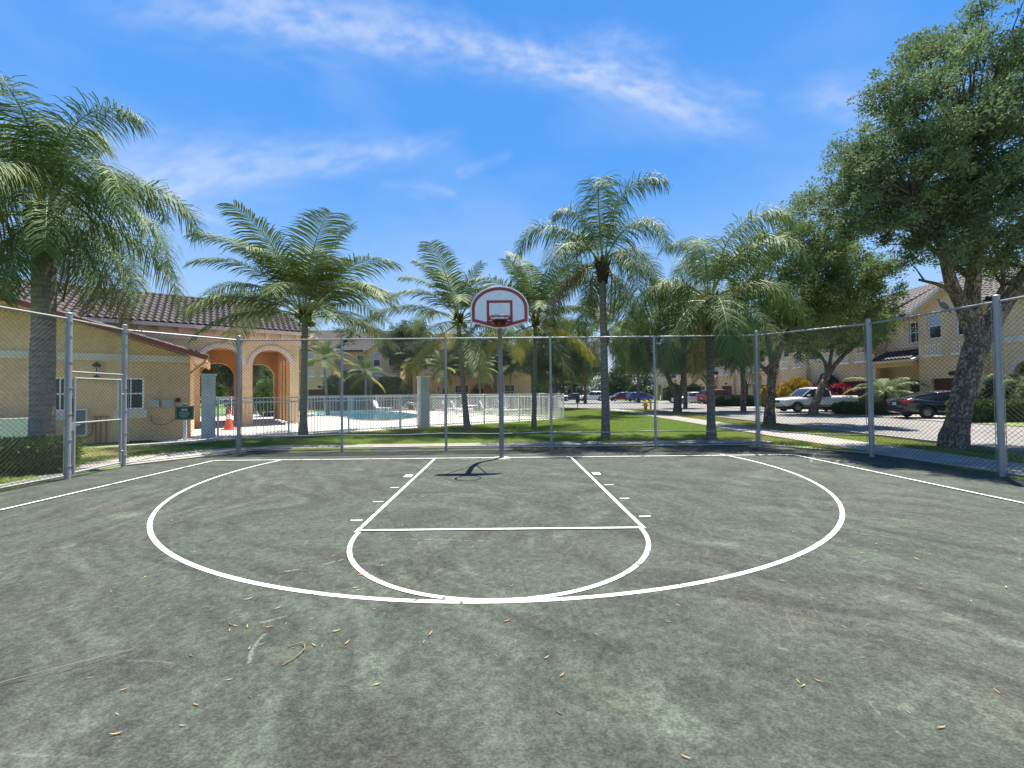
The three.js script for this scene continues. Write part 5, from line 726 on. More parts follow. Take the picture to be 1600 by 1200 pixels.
const carKinds = {
  sedan: { L: 4.6, W: 1.8, wr: 0.325, ax: [-1.33, 1.37], body: [[-2.3, 0.42, 0.80, 0.62], [-2.24, 0.3, 0.98, 0.80], [-2.0, 0.24, 1.04, 0.88], [-1.3, 0.2, 1.0, 0.9], [-0.4, 0.2, 0.97, 0.9], [0.6, 0.2, 0.95, 0.9], [1.3, 0.2, 0.90, 0.89], [1.9, 0.22, 0.80, 0.85], [2.18, 0.26, 0.70, 0.74], [2.3, 0.34, 0.58, 0.58]], cab: [[-2.0, 1.02, 1.05, 0.6], [-1.55, 1.02, 1.17, 0.66], [-0.85, 0.98, 1.38, 0.71], [-0.2, 0.96, 1.43, 0.73], [0.35, 0.95, 1.4, 0.72], [0.8, 0.94, 1.22, 0.7], [1.3, 0.91, 0.93, 0.66]], roof: [-0.95, 0.42], pillars: [[-1.72, -0.95, 0.1], [0.42, 1.24, 0.07], [-0.25, -0.2, 0.05]] },
  suv: { L: 4.7, W: 1.88, wr: 0.37, ax: [-1.38, 1.42], body: [[-2.35, 0.45, 0.95, 0.72], [-2.3, 0.32, 1.1, 0.85], [-1.9, 0.28, 1.12, 0.93], [-0.6, 0.27, 1.1, 0.94], [0.6, 0.27, 1.08, 0.94], [1.3, 0.28, 1.06, 0.93], [1.95, 0.3, 0.98, 0.89], [2.25, 0.34, 0.86, 0.78], [2.35, 0.42, 0.72, 0.62]], cab: [[-2.3, 1.08, 1.12, 0.74], [-2.12, 1.08, 1.5, 0.74], [-1.85, 1.09, 1.68, 0.75], [-0.8, 1.08, 1.72, 0.77], [0.2, 1.07, 1.68, 0.76], [0.75, 1.06, 1.42, 0.74], [1.25, 1.04, 1.06, 0.7]], roof: [-1.95, 0.28], pillars: [[0.28, 1.18, 0.07], [-0.35, -0.3, 0.05], [-1.4, -1.36, 0.06]] },
  hatch: { L: 4.2, W: 1.76, wr: 0.315, ax: [-1.22, 1.3], body: [[-2.1, 0.42, 0.85, 0.66], [-2.05, 0.3, 1.0, 0.8], [-1.7, 0.24, 1.03, 0.87], [-0.5, 0.22, 1.0, 0.88], [0.6, 0.22, 0.97, 0.88], [1.2, 0.22, 0.92, 0.87], [1.8, 0.25, 0.8, 0.82], [2.0, 0.28, 0.7, 0.7], [2.1, 0.36, 0.58, 0.56]], cab: [[-2.0, 1.0, 1.03, 0.66], [-1.75, 1.0, 1.3, 0.68], [-1.2, 1.01, 1.45, 0.7], [-0.3, 0.99, 1.5, 0.72], [0.3, 0.97, 1.45, 0.71], [0.8, 0.95, 1.22, 0.7], [1.3, 0.92, 0.94, 0.65]], roof: [-1.5, 0.4], pillars: [[0.4, 1.22, 0.07], [-0.3, -0.25, 0.05], [-1.5, -1.3, 0.1]] },
  pickup: { L: 5.0, W: 1.78, wr: 0.36, ax: [-1.42, 1.55], body: [[-2.5, 0.5, 1.08, 0.8], [-2.47, 0.42, 1.12, 0.86], [-1.9, 0.4, 1.13, 0.88], [-0.75, 0.38, 1.12, 0.88], [-0.7, 0.38, 1.1, 0.88], [0.6, 0.38, 1.09, 0.88], [1.0, 0.38, 1.07, 0.88], [1.7, 0.4, 1.02, 0.87], [2.3, 0.42, 0.95, 0.84], [2.46, 0.44, 0.88, 0.8], [2.5, 0.5, 0.8, 0.74]], cab: [[-0.72, 1.08, 1.12, 0.7], [-0.66, 1.1, 1.5, 0.7], [-0.45, 1.09, 1.68, 0.71], [0.1, 1.08, 1.71, 0.72], [0.55, 1.07, 1.66, 0.71], [0.85, 1.07, 1.4, 0.7], [1.2, 1.05, 1.07, 0.67]], roof: [-0.56, 0.58], pillars: [[0.58, 1.14, 0.06], [-0.02, 0.06, 0.06], [-0.66, -0.52, 0.08]] },
};
const ev = new Evaluator(); ev.useGroups = false; ev.attributes = ['position', 'normal', 'uv'];
const carGeos = {};
function carGeo(kind) {
  if (carGeos[kind]) return carGeos[kind];
  const k = carKinds[kind], S = k.body.map(([x, b, t, w]) => ({ x, b, t, w }));
  let body = loft(S, ({ b, t, w }) => { const h = t - b, half = [[b, w * 0.8], [b + h * 0.1, w * 0.95], [b + h * 0.3, w], [b + h * 0.55, w], [b + h * 0.72, w * 0.985], [b + h * 0.9, w * 0.94], [t - 0.01, w * 0.86], [t + 0.02, w * 0.55]]; return [...half, ...half.slice().reverse().map(([y, z]) => [y, -z])]; });
  try {
    let cur = new Brush(body); cur.updateMatrixWorld();
    for (const x of k.ax) for (const s of [-1, 1]) { const c = new THREE.CylinderGeometry(k.wr + 0.055, k.wr + 0.055, 0.5, 24); c.rotateX(Math.PI / 2); const bb = new Brush(c); bb.position.set(x, k.wr, s * (k.W / 2 - 0.02)); bb.updateMatrixWorld(); cur = ev.evaluate(cur, bb, SUBTRACTION); }
    body = cur.geometry;
  } catch (e) { console.log('car cut skipped', e.message); }
  const C = k.cab.map(([x, b, t, w]) => ({ x, b, t, w }));
  const ring = (gw, gt) => ({ b, t, w }) => { const bw = w * 1.17 + gw, h = t - b, half = [[b - 0.03, bw], [b + h * 0.05, bw * 0.995], [b + h * 0.55, lerp(bw, w + gw, 0.6)], [b + h * 0.9, w * 0.98 + gw], [t + gt - 0.005, w * 0.84], [t + gt + 0.012, w * 0.4]]; return [...half, ...half.slice().reverse().map(([y, z]) => [y, -z])]; };
  const glass = loft(C, ring(0, 0));
  const sample = x => { for (let i = 0; i + 1 < C.length; i++) if (x <= C[i + 1].x) { const q = (x - C[i].x) / (C[i + 1].x - C[i].x); return { x, b: lerp(C[i].b, C[i + 1].b, q), t: lerp(C[i].t, C[i + 1].t, q), w: lerp(C[i].w, C[i + 1].w, q) }; } return C[C.length - 1]; };
  const rs = []; for (let i = 0; i <= 8; i++) rs.push(sample(lerp(k.roof[0], k.roof[1], i / 8)));
  const roof = loft(rs, ({ b, t, w }) => { const h = t - b, half = [[b + h * 0.84, w * 1.0 + 0.014], [b + h * 0.9, w * 0.98 + 0.016], [t + 0.008, w * 0.84], [t + 0.03, w * 0.4]]; return [...half, ...half.slice().reverse().map(([y, z]) => [y, -z])]; });
  const pil = []; for (const [xa, xb, wd] of k.pillars) for (const s of [-1, 1]) { const a = sample(xa), b = sample(xb), vert = Math.abs(xb - xa) < 0.15, ba = vert ? a : (a.t < b.t ? a : b), tb = vert ? a : (a.t < b.t ? b : a), p = V(ba.x, vert ? ba.b : ba.t - 0.02, s * (vert ? ba.w * 1.17 + 0.004 : ba.w * 1.02)), q = V(tb.x, tb.t - 0.05, s * (tb.w * 0.97 + 0.006)); const g = new THREE.BoxGeometry(wd, p.distanceTo(q), 0.03); g.translate(0, p.distanceTo(q) / 2, 0); g.applyQuaternion(new THREE.Quaternion().setFromUnitVectors(V(0, 1, 0), q.clone().sub(p).normalize())); g.translate(p.x, p.y, p.z); pil.push(g); }
  const tyre = new THREE.TorusGeometry(k.wr - 0.085, 0.085, 10, 24); tyre.scale(1, 1, 1.25);
  const rl = [new THREE.CylinderGeometry(k.wr - 0.15, k.wr - 0.15, 0.1, 20).rotateX(Math.PI / 2)]; for (let i = 0; i < 5; i++) rl.push(bx(0.07, k.wr - 0.12, 0.03, 0, 0.03, 0.06).rotateZ(i * 1.2566)); rl.push(new THREE.TorusGeometry(k.wr - 0.125, 0.022, 6, 22).translate(0, 0, 0.05));
  return carGeos[kind] = { k, body, glass, roof, pil: merge(pil), tyre, rim: merge(rl), under: bx(k.L * 0.86, 0.18, k.W * 0.8, 0, 0.2, 0) };
}
function car(kind, label, pos, turn, pm, o = {}) {
  const G = carGeo(kind), k = G.k, c = thing(o.name || 'parked_car', label, o.cat || 'car', pos, turn, 'parked vehicles');
  part('body', G.body, pm, c); part('windows', G.glass, M.glass, c); part('roof_panel', G.roof, pm, c); part('pillars', G.pil, pm, c, 'stuff'); part('underbody', G.under, carBlack, c);
  for (const x of k.ax) for (const s of [-1, 1]) { const w = part('tyre', G.tyre, tyreM, c); w.position.set(x, k.wr, s * (k.W / 2 - 0.12)); if (s < 0) w.rotation.y = Math.PI; part('wheel_rim', G.rim, rimMat, w); }
  const rx = k.body[1][0], fx = k.body[k.body.length - 2][0], ty = k.body[1][2];
  for (const s of [-1, 1]) { part('tail_light', kind === 'sedan' ? [bx(0.34, 0.17, 0.05, rx + 0.2, ty - 0.2, s * 0.82, 0.02), bx(0.06, 0.15, 0.34, rx - 0.005, ty - 0.19, s * 0.64, 0.02)] : bx(0.1, 0.32, 0.14, rx + 0.01, ty - 0.42, s * (k.W / 2 - 0.14), 0.02), tailM, c); part('headlight', bx(0.22, 0.15, 0.34, fx - 0.02, k.body[k.body.length - 2][2] - 0.16, s * (k.W / 2 - 0.3), 0.03), lampM, c); part('side_mirror', bx(0.12, 0.12, 0.2, k.cab[k.cab.length - 2][0] + 0.02, k.cab[3][1] + 0.02, s * (k.W / 2 + 0.05), 0.03), pm, c); part('door_handle', bx(0.16, 0.03, 0.03, -0.15, k.cab[3][1] - 0.13, s * (k.W / 2 + 0.003)), kind === 'pickup' ? carBlack : pm, c); }
  part('rear_bumper', bx(0.12, 0.2, k.W * 0.84, rx - 0.02, 0.34, 0, 0.03), kind === 'pickup' ? rimMat : carBlack, c); part('licence_plate', bx(0.02, 0.15, 0.32, rx - 0.06, kind === 'sedan' ? 0.68 : 0.62, 0), plateM, c);
  part('grille', bx(0.05, 0.16, k.W * 0.45, fx + 0.05, k.body[k.body.length - 2][2] - 0.2, 0, 0.02), carBlack, c); part('front_bumper', bx(0.14, 0.18, k.W * 0.86, fx + 0.04, 0.4, 0, 0.04), kind === 'pickup' ? rimMat : pm, c);
  if (kind === 'pickup') { part('bed_floor', bx(1.62, 0.02, 1.3, -1.6, 1.145, 0), carBlack, c); part('side_stripe', [bx(4.6, 0.05, 0.012, -0.1, 0.44, 0.888), bx(4.6, 0.05, 0.012, -0.1, 0.44, -0.888)], carBlack, c); }
  return c;
}
car('sedan', 'dark grey sedan seen from behind, parked by the clipped hedge under the big oak', [23.1, 0.012, -21.3], -0.28, paint(0.03, 0.032, 0.038, 0.6));
car('pickup', 'white extended cab pickup truck parked nose to the road behind the slanting oak', [21.7, 0.012, -28.9], Math.PI - 0.06, paint(0.74, 0.75, 0.76, 0), { name: 'pickup_truck', cat: 'pickup truck' });
car('suv', 'bright red sport utility vehicle parked beside the silver sedan', [25.2, 0.012, -48.3], 0.12, paint(0.33, 0.018, 0.03), { name: 'parked_suv' });
car('sedan', 'silver sedan parked left of the red sport utility vehicle', [22.9, 0.012, -50.5], Math.PI, paint(0.55, 0.56, 0.57));
car('hatch', 'blue hatchback parked beyond the yellow hydrant', [21.2, 0.012, -65], 0.25, paint(0.022, 0.05, 0.33));
car('hatch', 'dark red hatchback parked just left of the blue one', [19.9, 0, -71], Math.PI + 0.1, paint(0.1, 0.012, 0.016));
car('suv', 'white sport utility vehicle parked behind the tallest palm trunk', [15.5, 0, -74], Math.PI, paint(0.72, 0.72, 0.72, 0), { name: 'parked_suv' });
car('sedan', 'dark sedan parked far off left of the tallest palm trunk', [12.3, 0, -74.5], Math.PI + 0.1, paint(0.03, 0.03, 0.035));
car('sedan', 'white sedan parked farthest left in the parking area', [9.0, 0, -74.5], Math.PI, paint(0.7, 0.7, 0.7, 0));
car('hatch', 'brownish hatchback parked at the far left beyond the pool fence corner', [6.0, 0, -75], Math.PI, paint(0.13, 0.06, 0.05));
// ------------------------------------------------------------------ hydrant and yellow posts
const yel = std(lin(0.62, 0.40, 0.02), 0.5, { map: rep(stuccoCol, 1) });
{
  const h = thing('fire_hydrant', 'yellow fire hydrant standing on the grass verge', 'hydrant', [11.35, 0, -33.4]);
  part('barrel', new THREE.LatheGeometry([[0, -0.05], [0.21, -0.05], [0.21, 0.04], [0.14, 0.06], [0.13, 0.55], [0.17, 0.57], [0.17, 0.63], [0.14, 0.65], [0.1, 0.78], [0.05, 0.83], [0.045, 0.9], [0, 0.9]].map(p => new THREE.Vector2(...p)), 20), yel, h);
  for (const s of [-1, 1]) part('side_nozzle', rod(V(s * 0.1, 0.47, 0), V(s * 0.25, 0.47, 0), 0.065, 0.065, 12), yel, h); part('front_nozzle', rod(V(0, 0.4, 0.1), V(0, 0.4, 0.27), 0.085, 0.085, 12), yel, h);
  for (const [x, z, hh, l] of [[12.05, -34.2, 0.85, 'shorter yellow bollard next to the fire hydrant'], [12.4, -34.2, 1.05, 'taller yellow bollard at the right of the fire hydrant']]) { const b = thing('bollard', l, 'bollard', [x, 0, z], 0, 'yellow bollards'); part('post', rod(V(0, -0.05, 0), V(0, hh, 0), 0.075, 0.075, 14), yel, b); part('dome', new THREE.SphereGeometry(0.076, 14, 7, 0, 6.29, 0, 1.57).translate(0, hh, 0), yel, b); }
}
{ const p = thing('waste_station', 'small dark dog waste box on a post at the far edge of the lawn', 'waste box', [6.4, 0, -36.6]), dm = std(lin(0.03, 0.05, 0.035), 0.6); part('post', rod(V(0, -0.05, 0), V(0, 1.1, 0), 0.035, 0.035, 8), dm, p); part('box', bx(0.32, 0.5, 0.24, 0, 0.62, 0.03, 0.03), dm, p); part('lid', bx(0.36, 0.05, 0.28, 0, 1.13, 0.03, 0.015), dm, p); }
// ------------------------------------------------------------------ a dove on the top rail
{
  const d = thing('dove', 'grey brown dove perched on the right fence top rail', 'bird', [8.636, 3.105, -7.98], 2.2);
  const field = [[V(-0.045, 0.03, 0), V(0.045, 0.185, 0), 0.056, 0.048], [V(0.02, 0.13, 0), V(0.055, 0.225, 0), 0.042, 0.026], [V(0.034, 0.212, 0), V(0.088, 0.226, 0), 0.03, 0.026], [V(-0.02, 0.075, 0), V(-0.085, -0.02, 0), 0.036, 0.024], [V(-0.06, 0.02, 0), V(-0.115, -0.1, 0), 0.022, 0.014]];
  const l = field.map(([a, b, r0, r1]) => { const g = tubeVar([a, a.clone().lerp(b, 0.5), b], [0.004, r0 * 0.85, r0, lerp(r0, r1, 0.5), r1, r1 * 0.8, 0.004], 14, 12); return g; });
  const bm = std(lin(0.22, 0.19, 0.16), 0.8); part('body', l, bm, d);
  for (const s of [-1, 1]) { const w = new THREE.SphereGeometry(0.05, 12, 8); w.scale(2.0, 0.75, 0.22); w.rotateZ(1.08); w.translate(-0.03, 0.09, s * 0.045); part('wing', w, std(lin(0.17, 0.15, 0.13), 0.85), d); part('leg', rod(V(0.01, 0.05, s * 0.018), V(0.005, 0.0, s * 0.018), 0.004), std(lin(0.3, 0.1, 0.08), 0.7), d); part('eye', new THREE.SphereGeometry(0.004, 6, 5).translate(0.07, 0.228, s * 0.026), M.black, d); }
  d.scale.setScalar(0.95);
  part('beak', new THREE.ConeGeometry(0.006, 0.022, 6).rotateZ(-1.57).translate(0.098, 0.222, 0), M.black, d);
}
// ------------------------------------------------------------------ hedges, shrubs
function hedge(label, x0, x1, z0, z1, h, n, sc, tone, seed, group, turn = 0) {
  const w = x1 - x0, d = z1 - z0, t = thing('hedge', label, 'hedge', [(x0 + x1) / 2, 0, (z0 + z1) / 2], turn, group), r = RNG(seed), pts = [];
  part('branches', (() => { const l = []; for (let i = 0; i < w * 9; i++) { const x = (r() - 0.5) * w * 0.94, z = (r() - 0.5) * d * 0.8; l.push(rod(V(x, 0, z), V(x + (r() - 0.5) * 0.2, h * 0.85, z + (r() - 0.5) * 0.2), 0.012, 0.005, 4)); } return l; })(), M.bark, t, 'stuff');
  const area = 2 * w * h + 2 * d * h + w * d;
  for (let i = 0; i < n; i++) { const q = r() * area, dep = -0.05 + Math.pow(r(), 1.6) * 0.2; let x, y, z; if (q < w * d) { x = (r() - 0.5) * w; z = (r() - 0.5) * d; y = h - dep; } else if (q < w * d + 2 * w * h) { x = (r() - 0.5) * w; y = r() * h; z = (r() < 0.62 ? 1 : -1) * (d / 2 - dep); } else { x = (r() < 0.5 ? 1 : -1) * (w / 2 - dep); y = r() * h; z = (r() - 0.5) * d; } const b = 0.06 * (vn(x * 2.2 + seed, z * 2.2 + y * 2, 3) - 0.5) * 2; pts.push([x * (1 + b * 0.3), Math.max(0.02, y + b), z + b * 0.6, vn(x * 3 + 7, y * 3 + z * 3, 5)]); }
  leaves('foliage', t, pts, L.hedge, sc, tone, r); return t;
}
hedge('dark green clipped hedge at the left edge beside the court gate', -14.6, -9.2, -8.35, -7.35, 0.56, 8000, 1.0, [0.15, 0.23, 0.055], 91, undefined, 35 * D2R);
hedge('long clipped hedge at the right in front of the sedan', 21.5, 33, -19.7, -18.8, 0.82, 9000, 1.35, [0.10, 0.15, 0.04], 92);
hedge('clipped hedge between the dark sedan and the pickup', 21.2, 25.6, -25.5, -24.7, 0.55, 4200, 1.4, [0.10, 0.15, 0.04], 93);
hedge('low shaggy hedge beside the rear wheel of the pickup', 21.6, 24.4, -26.9, -26.1, 0.5, 2600, 1.5, [0.085, 0.12, 0.04], 94);
hedge('dark clipped hedge right of the red sport utility vehicle', 21.0, 26.8, -41.2, -40.2, 0.85, 3200, 1.8, [0.05, 0.085, 0.03], 95);
hedge('light green hedge by the parking area beyond the pool fence corner', 2.2, 5.2, -43.9, -42.9, 0.95, 2400, 2.0, [0.11, 0.17, 0.05], 96);
function shrub(name, label, base, rx, ry, n, sc, tone, seed, group, squarish = 0) {
  const t = thing(name, label, 'shrub', base, 0, group), r = RNG(seed), pts = [], st = [];
  for (let i = 0; i < 9; i++) { const a = i * 2.4; st.push(rod(V(0, -0.03, 0), V(Math.cos(a) * rx * 0.6, ry * (0.9 + 0.6 * r()), Math.sin(a) * rx * 0.6), 0.03, 0.01, 5)); }
  part('stem', st, M.bark, t, 'stuff');
  for (let i = 0; i < n; i++) { const z = 1 - 2 * r(), a = r() * 6.283, q = Math.sqrt(1 - z * z), bump = 0.85 + 0.3 * vn(Math.cos(a) * q * 2.5 + seed, z * 2.5 + Math.sin(a) * q * 2, 2), k = bump * (0.72 + 0.3 * Math.pow(r(), 0.5)); pts.push([Math.cos(a) * q * rx * k, ry * 1.03 + z * ry * k, Math.sin(a) * q * rx * k, vn(a * 3, z * 5 + seed, 4)]); }
  leaves('foliage', t, pts, L.hedge, sc, tone, r); return t;
}
const egg = [0.05, 0.09, 0.03];
shrub('topiary_shrub', 'dark egg shaped topiary beyond the pool left of the pillar', [-11.1, 0, -40.5], 1.5, 1.55, 4200, 1.9, [0.045, 0.075, 0.03], 101);
shrub('round_shrub', 'large rounded dark bush beyond the pool near the left lamp side', [-16.4, 0, -43.5], 2.1, 1.9, 4200, 2.0, [0.055, 0.095, 0.032], 102);
shrub('topiary_shrub', 'rounded green shrub left of the silver sedan', [22.6, 0, -55], 1.0, 1.15, 1800, 2.1, egg, 103);
shrub('topiary_shrub', 'rounded green shrub right above the silver sedan', [25.0, 0, -54.5], 0.95, 1.15, 1800, 2.1, egg, 104);
shrub('round_shrub', 'small rounded shrub behind the dark red hatchback', [24.2, 0, -76], 1.3, 1.3, 1500, 2.6, [0.07, 0.12, 0.035], 105);
shrub('croton_shrub', 'large yellow leaved croton bush left of the pickup', [25.1, 0, -35.2], 1.25, 1.2, 3400, 1.7, [0.42, 0.30, 0.035], 106);
shrub('croton_shrub', 'smaller yellow croton bush behind the tall oak trunk', [24.2, 0, -37.4], 0.85, 0.95, 1900, 1.7, [0.38, 0.27, 0.035], 107);
shrub('round_shrub', 'green climbing shrub beside the arched entry behind the pickup', [26.2, 0, -33.2], 0.8, 1.35, 2400, 1.6, [0.08, 0.125, 0.045], 108);
shrub('round_shrub', 'low green shrub behind the pickup windscreen', [25.6, 0, -37.0], 1.1, 0.8, 1600, 1.6, [0.09, 0.13, 0.04], 109);
shrub('round_shrub', 'dark leafy shrub under the arch at the right edge', [25.6, 0, -20.6], 0.9, 1.0, 2400, 1.5, [0.05, 0.075, 0.035], 110);
shrub('round_shrub', 'small bright green bush beyond the left portico arch', [-17.8, 0, -31.5], 0.9, 1.3, 2000, 1.6, [0.12, 0.2, 0.05], 111);
// red cordylines: rosettes of long leaves
const rosette = (() => { const pos = [], r = RNG(71); for (let i = 0; i < 26; i++) { const a = i * 2.4, el = 1.35 - i * 0.05, d = V(Math.cos(a) * Math.cos(el), Math.sin(el), Math.sin(a) * Math.cos(el)); leaflet(pos, V(0, i * 0.006, 0), d, V(-Math.sin(a), 0, Math.cos(a)), 0.5 + 0.12 * r(), 0.1, 0.5); } const g = new THREE.BufferGeometry(); g.setAttribute('position', new THREE.Float32BufferAttribute(pos, 3)); g.setAttribute('uv', new THREE.Float32BufferAttribute(new Float32Array(pos.length / 3 * 2), 2)); g.computeVertexNormals(); return g; })();
[['red leaved cordyline clump in front of the maroon garage by the pickup bed', 25.1, -30.2, lin(0.30, 0.012, 0.03)], ['darker purple cordyline clump just left of the red one', 24.8, -31.6, lin(0.12, 0.012, 0.025)]].forEach(([label, x, z, c], i) => {
  const t = thing('cordyline', label, 'shrub', [x, 0, z], 0, 'cordylines'), m = leafM(c.r, c.g, c.b, 0.45, 0.25), r = RNG(120 + i);
  for (let k = 0; k < 8; k++) { const a = k * 2.4, q = 0.12 + 0.1 * k, px = Math.cos(a) * q, pz = Math.sin(a) * q, h = 0.7 + r() * 1.0; part('stem', rod(V(px * 0.5, -0.02, pz * 0.5), V(px, h, pz), 0.025, 0.018, 6), M.boot, t); const f = part('leaf_rosette', rosette, m, t); f.position.set(px, h - 0.05, pz); f.rotation.y = a; f.scale.setScalar(0.9 + 0.3 * r()); }
});
{ // pygmy date palm in front of the porch
  const t = thing('dwarf_palm', 'bushy dwarf palm in front of the townhouse porch', 'palm tree', [25.0, 0, -26.9]), r = RNG(131);
  part('trunk', tubeVar([V(0, -0.1, 0), V(0.05, 0.7, 0), V(0.0, 1.35, 0)], [0.1, 0.085, 0.09], 10, 8, 0.1), M.boot, t);
  for (let i = 0; i < 18; i++) { const k = Math.min(6, 1 + Math.floor(i / 3.2)), f = part('frond', cocoF2[k].leaf, L.queenLight, t); part('rachis', cocoF2[k].rach, M.greenStem, f); f.position.set(0, 1.38, 0); f.rotation.y = i * 2.4; f.scale.setScalar(0.52 + 0.08 * r()); }
  const u = thing('dwarf_palm', 'drooping dwarf palm partly filling the arch at the right edge', 'palm tree', [25.3, 0, -20.0]); part('trunk', tubeVar([V(0, -0.1, 0), V(0.05, 0.8, 0), V(0.0, 1.6, 0)], [0.1, 0.085, 0.09], 10, 8, 0.1), M.boot, u);
  for (let i = 0; i < 16; i++) { const k = Math.min(6, 1 + Math.floor(i / 3)), f = part('frond', queenF2[k].leaf, L.queenLight, u); part('rachis', queenF2[k].rach, M.greenStem, f); f.position.set(0, 1.62, 0); f.rotation.y = i * 2.4; f.scale.setScalar(0.42 + 0.06 * r()); }
}
// ------------------------------------------------------------------ lawn
{
  const r = RNG(201), inPoly = (p, x, z) => { let c = false; for (let i = 0, j = p.length - 1; i < p.length; j = i++) if ((p[i][1] > z) !== (p[j][1] > z) && x < (p[j][0] - p[i][0]) * (z - p[i][1]) / (p[j][1] - p[i][1]) + p[i][0]) c = !c; return c; };
  const lawn = [[-7.3, -12.9], [8.8, -12.9], [8.9, -30], [8.0, -36.8], [4.4, -41], [1.0, -30], [3.5, -24.3], [-10.3, -14.6], [-10.4, -13.7], [-8.3, -12.95]];
  const zones = [[lawn, 56000, 0], [[[10.4, 5], [12.1, 5], [12.1, -36], [10.6, -36]], 26000, 0.45], [[[7.4, -11.6], [8.9, -9.4], [8.95, -12.8], [7.4, -12.8]], 2500, 0.5], [[[-9.2, -12.0], [-10.4, -13.6], [-12.4, -13.2], [-14.6, -11.6], [-11.0, -10.2], [-10.1, -10.0]], 7000, 0.35], [[[-9.2, 5], [-9.2, -8.5], [-14, -8.5], [-14, 5]], 9000, 0.3], [[[8.75, 5], [8.9, 5], [8.9, -9.4], [8.75, -9.3]], 1600, 0.6], [[[-7.4, -11.66], [7.3, -11.66], [7.3, -12.1], [-7.4, -12.1]], 6000, 0.75], [[[-8.62, 3], [-8.48, 3], [-8.5, -8], [-8.62, -8]], 1200, 0.5]];
  const bl = []; for (let i = 0; i < 7; i++) { const a = i * 2.4, q = 0.012 + 0.014 * r(), b = V(Math.cos(a) * q, 0, Math.sin(a) * q), l = 0.035 + 0.02 * r(), lean = V(Math.cos(a + 1) * 0.05, l * 0.85, Math.sin(a + 1) * 0.05); const s = V(-Math.sin(a), 0, Math.cos(a)).multiplyScalar(0.0045); for (const p of [b.clone().sub(s), b.clone().add(s), b.clone().add(lean)]) bl.push(p.x, p.y, p.z); }
  const g = new THREE.BufferGeometry(); g.setAttribute('position', new THREE.Float32BufferAttribute(bl, 3)); g.setAttribute('uv', new THREE.Float32BufferAttribute(new Float32Array(bl.length / 3 * 2), 2)); g.computeVertexNormals();
  const N = zones.reduce((s, z) => s + z[1], 0), m = new THREE.InstancedMesh(g, leafM(1, 1, 1, 0.7, 0.35), N), c = new THREE.Color(); let k = 0;
  for (const [poly, n, dry] of zones) {
    const xs = poly.map(p => p[0]), zs = poly.map(p => p[1]), x0 = Math.min(...xs), x1 = Math.max(...xs), z0 = Math.min(...zs), z1 = Math.max(...zs);
    for (let i = 0; i < n; i++) {
      let x, z, tries = 0; do { x = lerp(x0, x1, r()); z = lerp(z0, z1, r()); tries++; } while (tries < 60 && (!inPoly(poly, x, z) || fbm(x * 0.9, z * 0.9, 3, 6) < dry * 0.75));
      const s = (1.0 + 0.8 * r()) * (1 + Math.max(0, -z - 14) * 0.045); tmpE.set((r() - 0.5) * 0.4, r() * 6.28, (r() - 0.5) * 0.4); tmpQ.setFromEuler(tmpE); tmpM.compose(V(x, -0.034, z), tmpQ, V(s * 1.3, s, s * 1.3)); m.setMatrixAt(k, tmpM);
      const d = Math.min(1, dry * 0.8 + 0.5 * sstep(0.55, 0.75, fbm(x * 0.7 + 9, z * 0.7, 4, 11)) + 0.18 * r()), q = 0.75 + 0.5 * r(); c.setRGB(lerp(0.21, 0.36, d) * q, lerp(0.32, 0.33, d) * q, lerp(0.045, 0.11, d) * q); m.setColorAt(k, c); k++;
    }
  }
  m.name = 'grass'; m.userData.kind = 'stuff'; m.userData.label = 'short green grass of the lawn and verges round the court'; m.userData.category = 'grass'; m.castShadow = m.receiveShadow = true; scene.add(m);
}
{ // mulch rings and bare earth under the trees
  const ring = (x, z, rad, s) => { const p = []; for (let i = 0; i < 22; i++) { const a = i / 22 * 6.283, q = rad * (0.7 + 0.6 * vn(Math.cos(a) * 1.5 + s, Math.sin(a) * 1.5, 3)); p.push([x + Math.cos(a) * q, z - Math.sin(a) * q]); } return sheet(p, -0.012 + s * 0.0004); };
  [[-1.63, -18, 0.75], [1.24, -18.3, 0.6], [3.42, -14.1, 0.42], [6.66, -13.4, 0.7], [-7.65, -15.8, 0.5], [11.75, -10.7, 0.9], [11.8, -18.4, 0.9], [12.0, -30, 2.0], [-11.2, -10.6, 1.0], [19.7, -26.3, 0.9]].forEach(([x, z, q], i) => struct('bare_earth', ring(x, z, q, i), M.mulch));
}
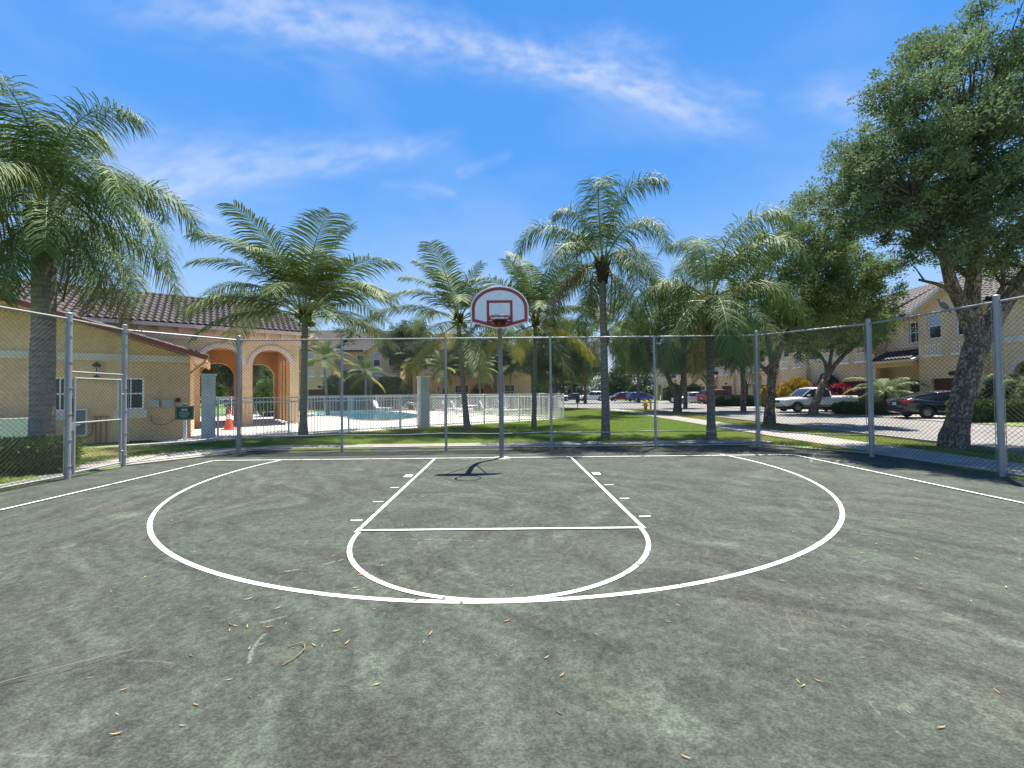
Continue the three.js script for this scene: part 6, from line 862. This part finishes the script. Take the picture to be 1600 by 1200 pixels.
// ------------------------------------------------------------------ fallen leaves and twigs on the court
{
  const shapes = [0, 1, 2].map(v => { const pos = [], n = 4, len = 0.06 + v * 0.014, w = 0.0042 + v * 0.0017, c = [0.4, 0.9, -0.5][v]; const P = i => { const t = i / n, a = (t - 0.5) * c * 2; return [V((t - 0.5) * len, 0.004 + 0.004 * (v + 1) * (t - 0.5) * (t - 0.5) * 4, Math.sin(a) * len * 0.18), w * Math.sin(Math.PI * Math.min(0.98, t + 0.03))]; }; for (let i = 0; i < n; i++) { const [a, wa] = P(i), [b, wb] = P(i + 1); const q = [[a.x, a.y + wa * 0.3, a.z - wa], [a.x, a.y + wa * 0.3, a.z + wa], [b.x, b.y + wb * 0.3, b.z + wb], [b.x, b.y + wb * 0.3, b.z - wb]]; for (const k of [0, 1, 2, 0, 2, 3]) pos.push(...q[k]); } const g = new THREE.BufferGeometry(); g.setAttribute('position', new THREE.Float32BufferAttribute(pos, 3)); g.setAttribute('uv', new THREE.Float32BufferAttribute(new Float32Array(pos.length / 3 * 2), 2)); g.computeVertexNormals(); return g; });
  const mats = [lin(0.40, 0.25, 0.085), lin(0.32, 0.17, 0.055), lin(0.38, 0.29, 0.15), lin(0.12, 0.065, 0.035), lin(0.33, 0.22, 0.09)].map(c => std(c, 0.8)), r = RNG(301);
  const add = (x, z, s, k) => { const m = part('fallen_leaf', shapes[k % 3], mats[Math.floor(r() * 5)], scene); m.position.set(x, 0.004, z); m.rotation.set(0, r() * 6.28, 0); m.scale.setScalar(s); tag(m, 'small dry yellow brown leaf lying on the green court', 'leaf', 'fallen leaves on the court'); };
  for (let i = 0; i < 30; i++) add(-1.35 + (r() + r() - 1) * 0.8, -2.85 + (r() + r() - 1) * 1.05, 0.4 + 0.35 * r(), i);
  for (let i = 0; i < 34; i++) add(lerp(-2.6, 2.6, r()), lerp(-3.2, -1.55, r()), 0.36 + 0.34 * r(), i);
  for (let i = 0; i < 46; i++) add(lerp(1.6, 5.0, r()), lerp(-4.6, -1.9, r()), 0.36 + 0.34 * r(), i);
  for (let i = 0; i < 40; i++) add(lerp(-4.5, 4, r()), lerp(-7, -3, r()), 0.4 + 0.35 * r(), i);
  const stick = part('dry_stalk', new THREE.TubeGeometry(new THREE.CatmullRomCurve3([V(-2.95, 0.012, -2.2), V(-2.75, 0.02, -2.33), V(-2.5, 0.03, -2.46), V(-2.3, 0.012, -2.62)]), 20, 0.0022, 6), std(lin(0.24, 0.20, 0.14), 0.9), scene); tag(stick, 'long thin dry stalk lying at the lower left of the court', 'stalk');
  const curl = part('curled_husk', new THREE.TubeGeometry(new THREE.CatmullRomCurve3([V(-1.36, 0.008, -2.62), V(-1.28, 0.014, -2.64), V(-1.24, 0.016, -2.58), V(-1.26, 0.014, -2.5), V(-1.3, 0.008, -2.44)]), 20, 0.003, 6), std(lin(0.22, 0.15, 0.07), 0.9), scene); tag(curl, 'curved dry palm husk lying among the leaves outside the three point line', 'husk');
}
renderer.render(scene, camera);
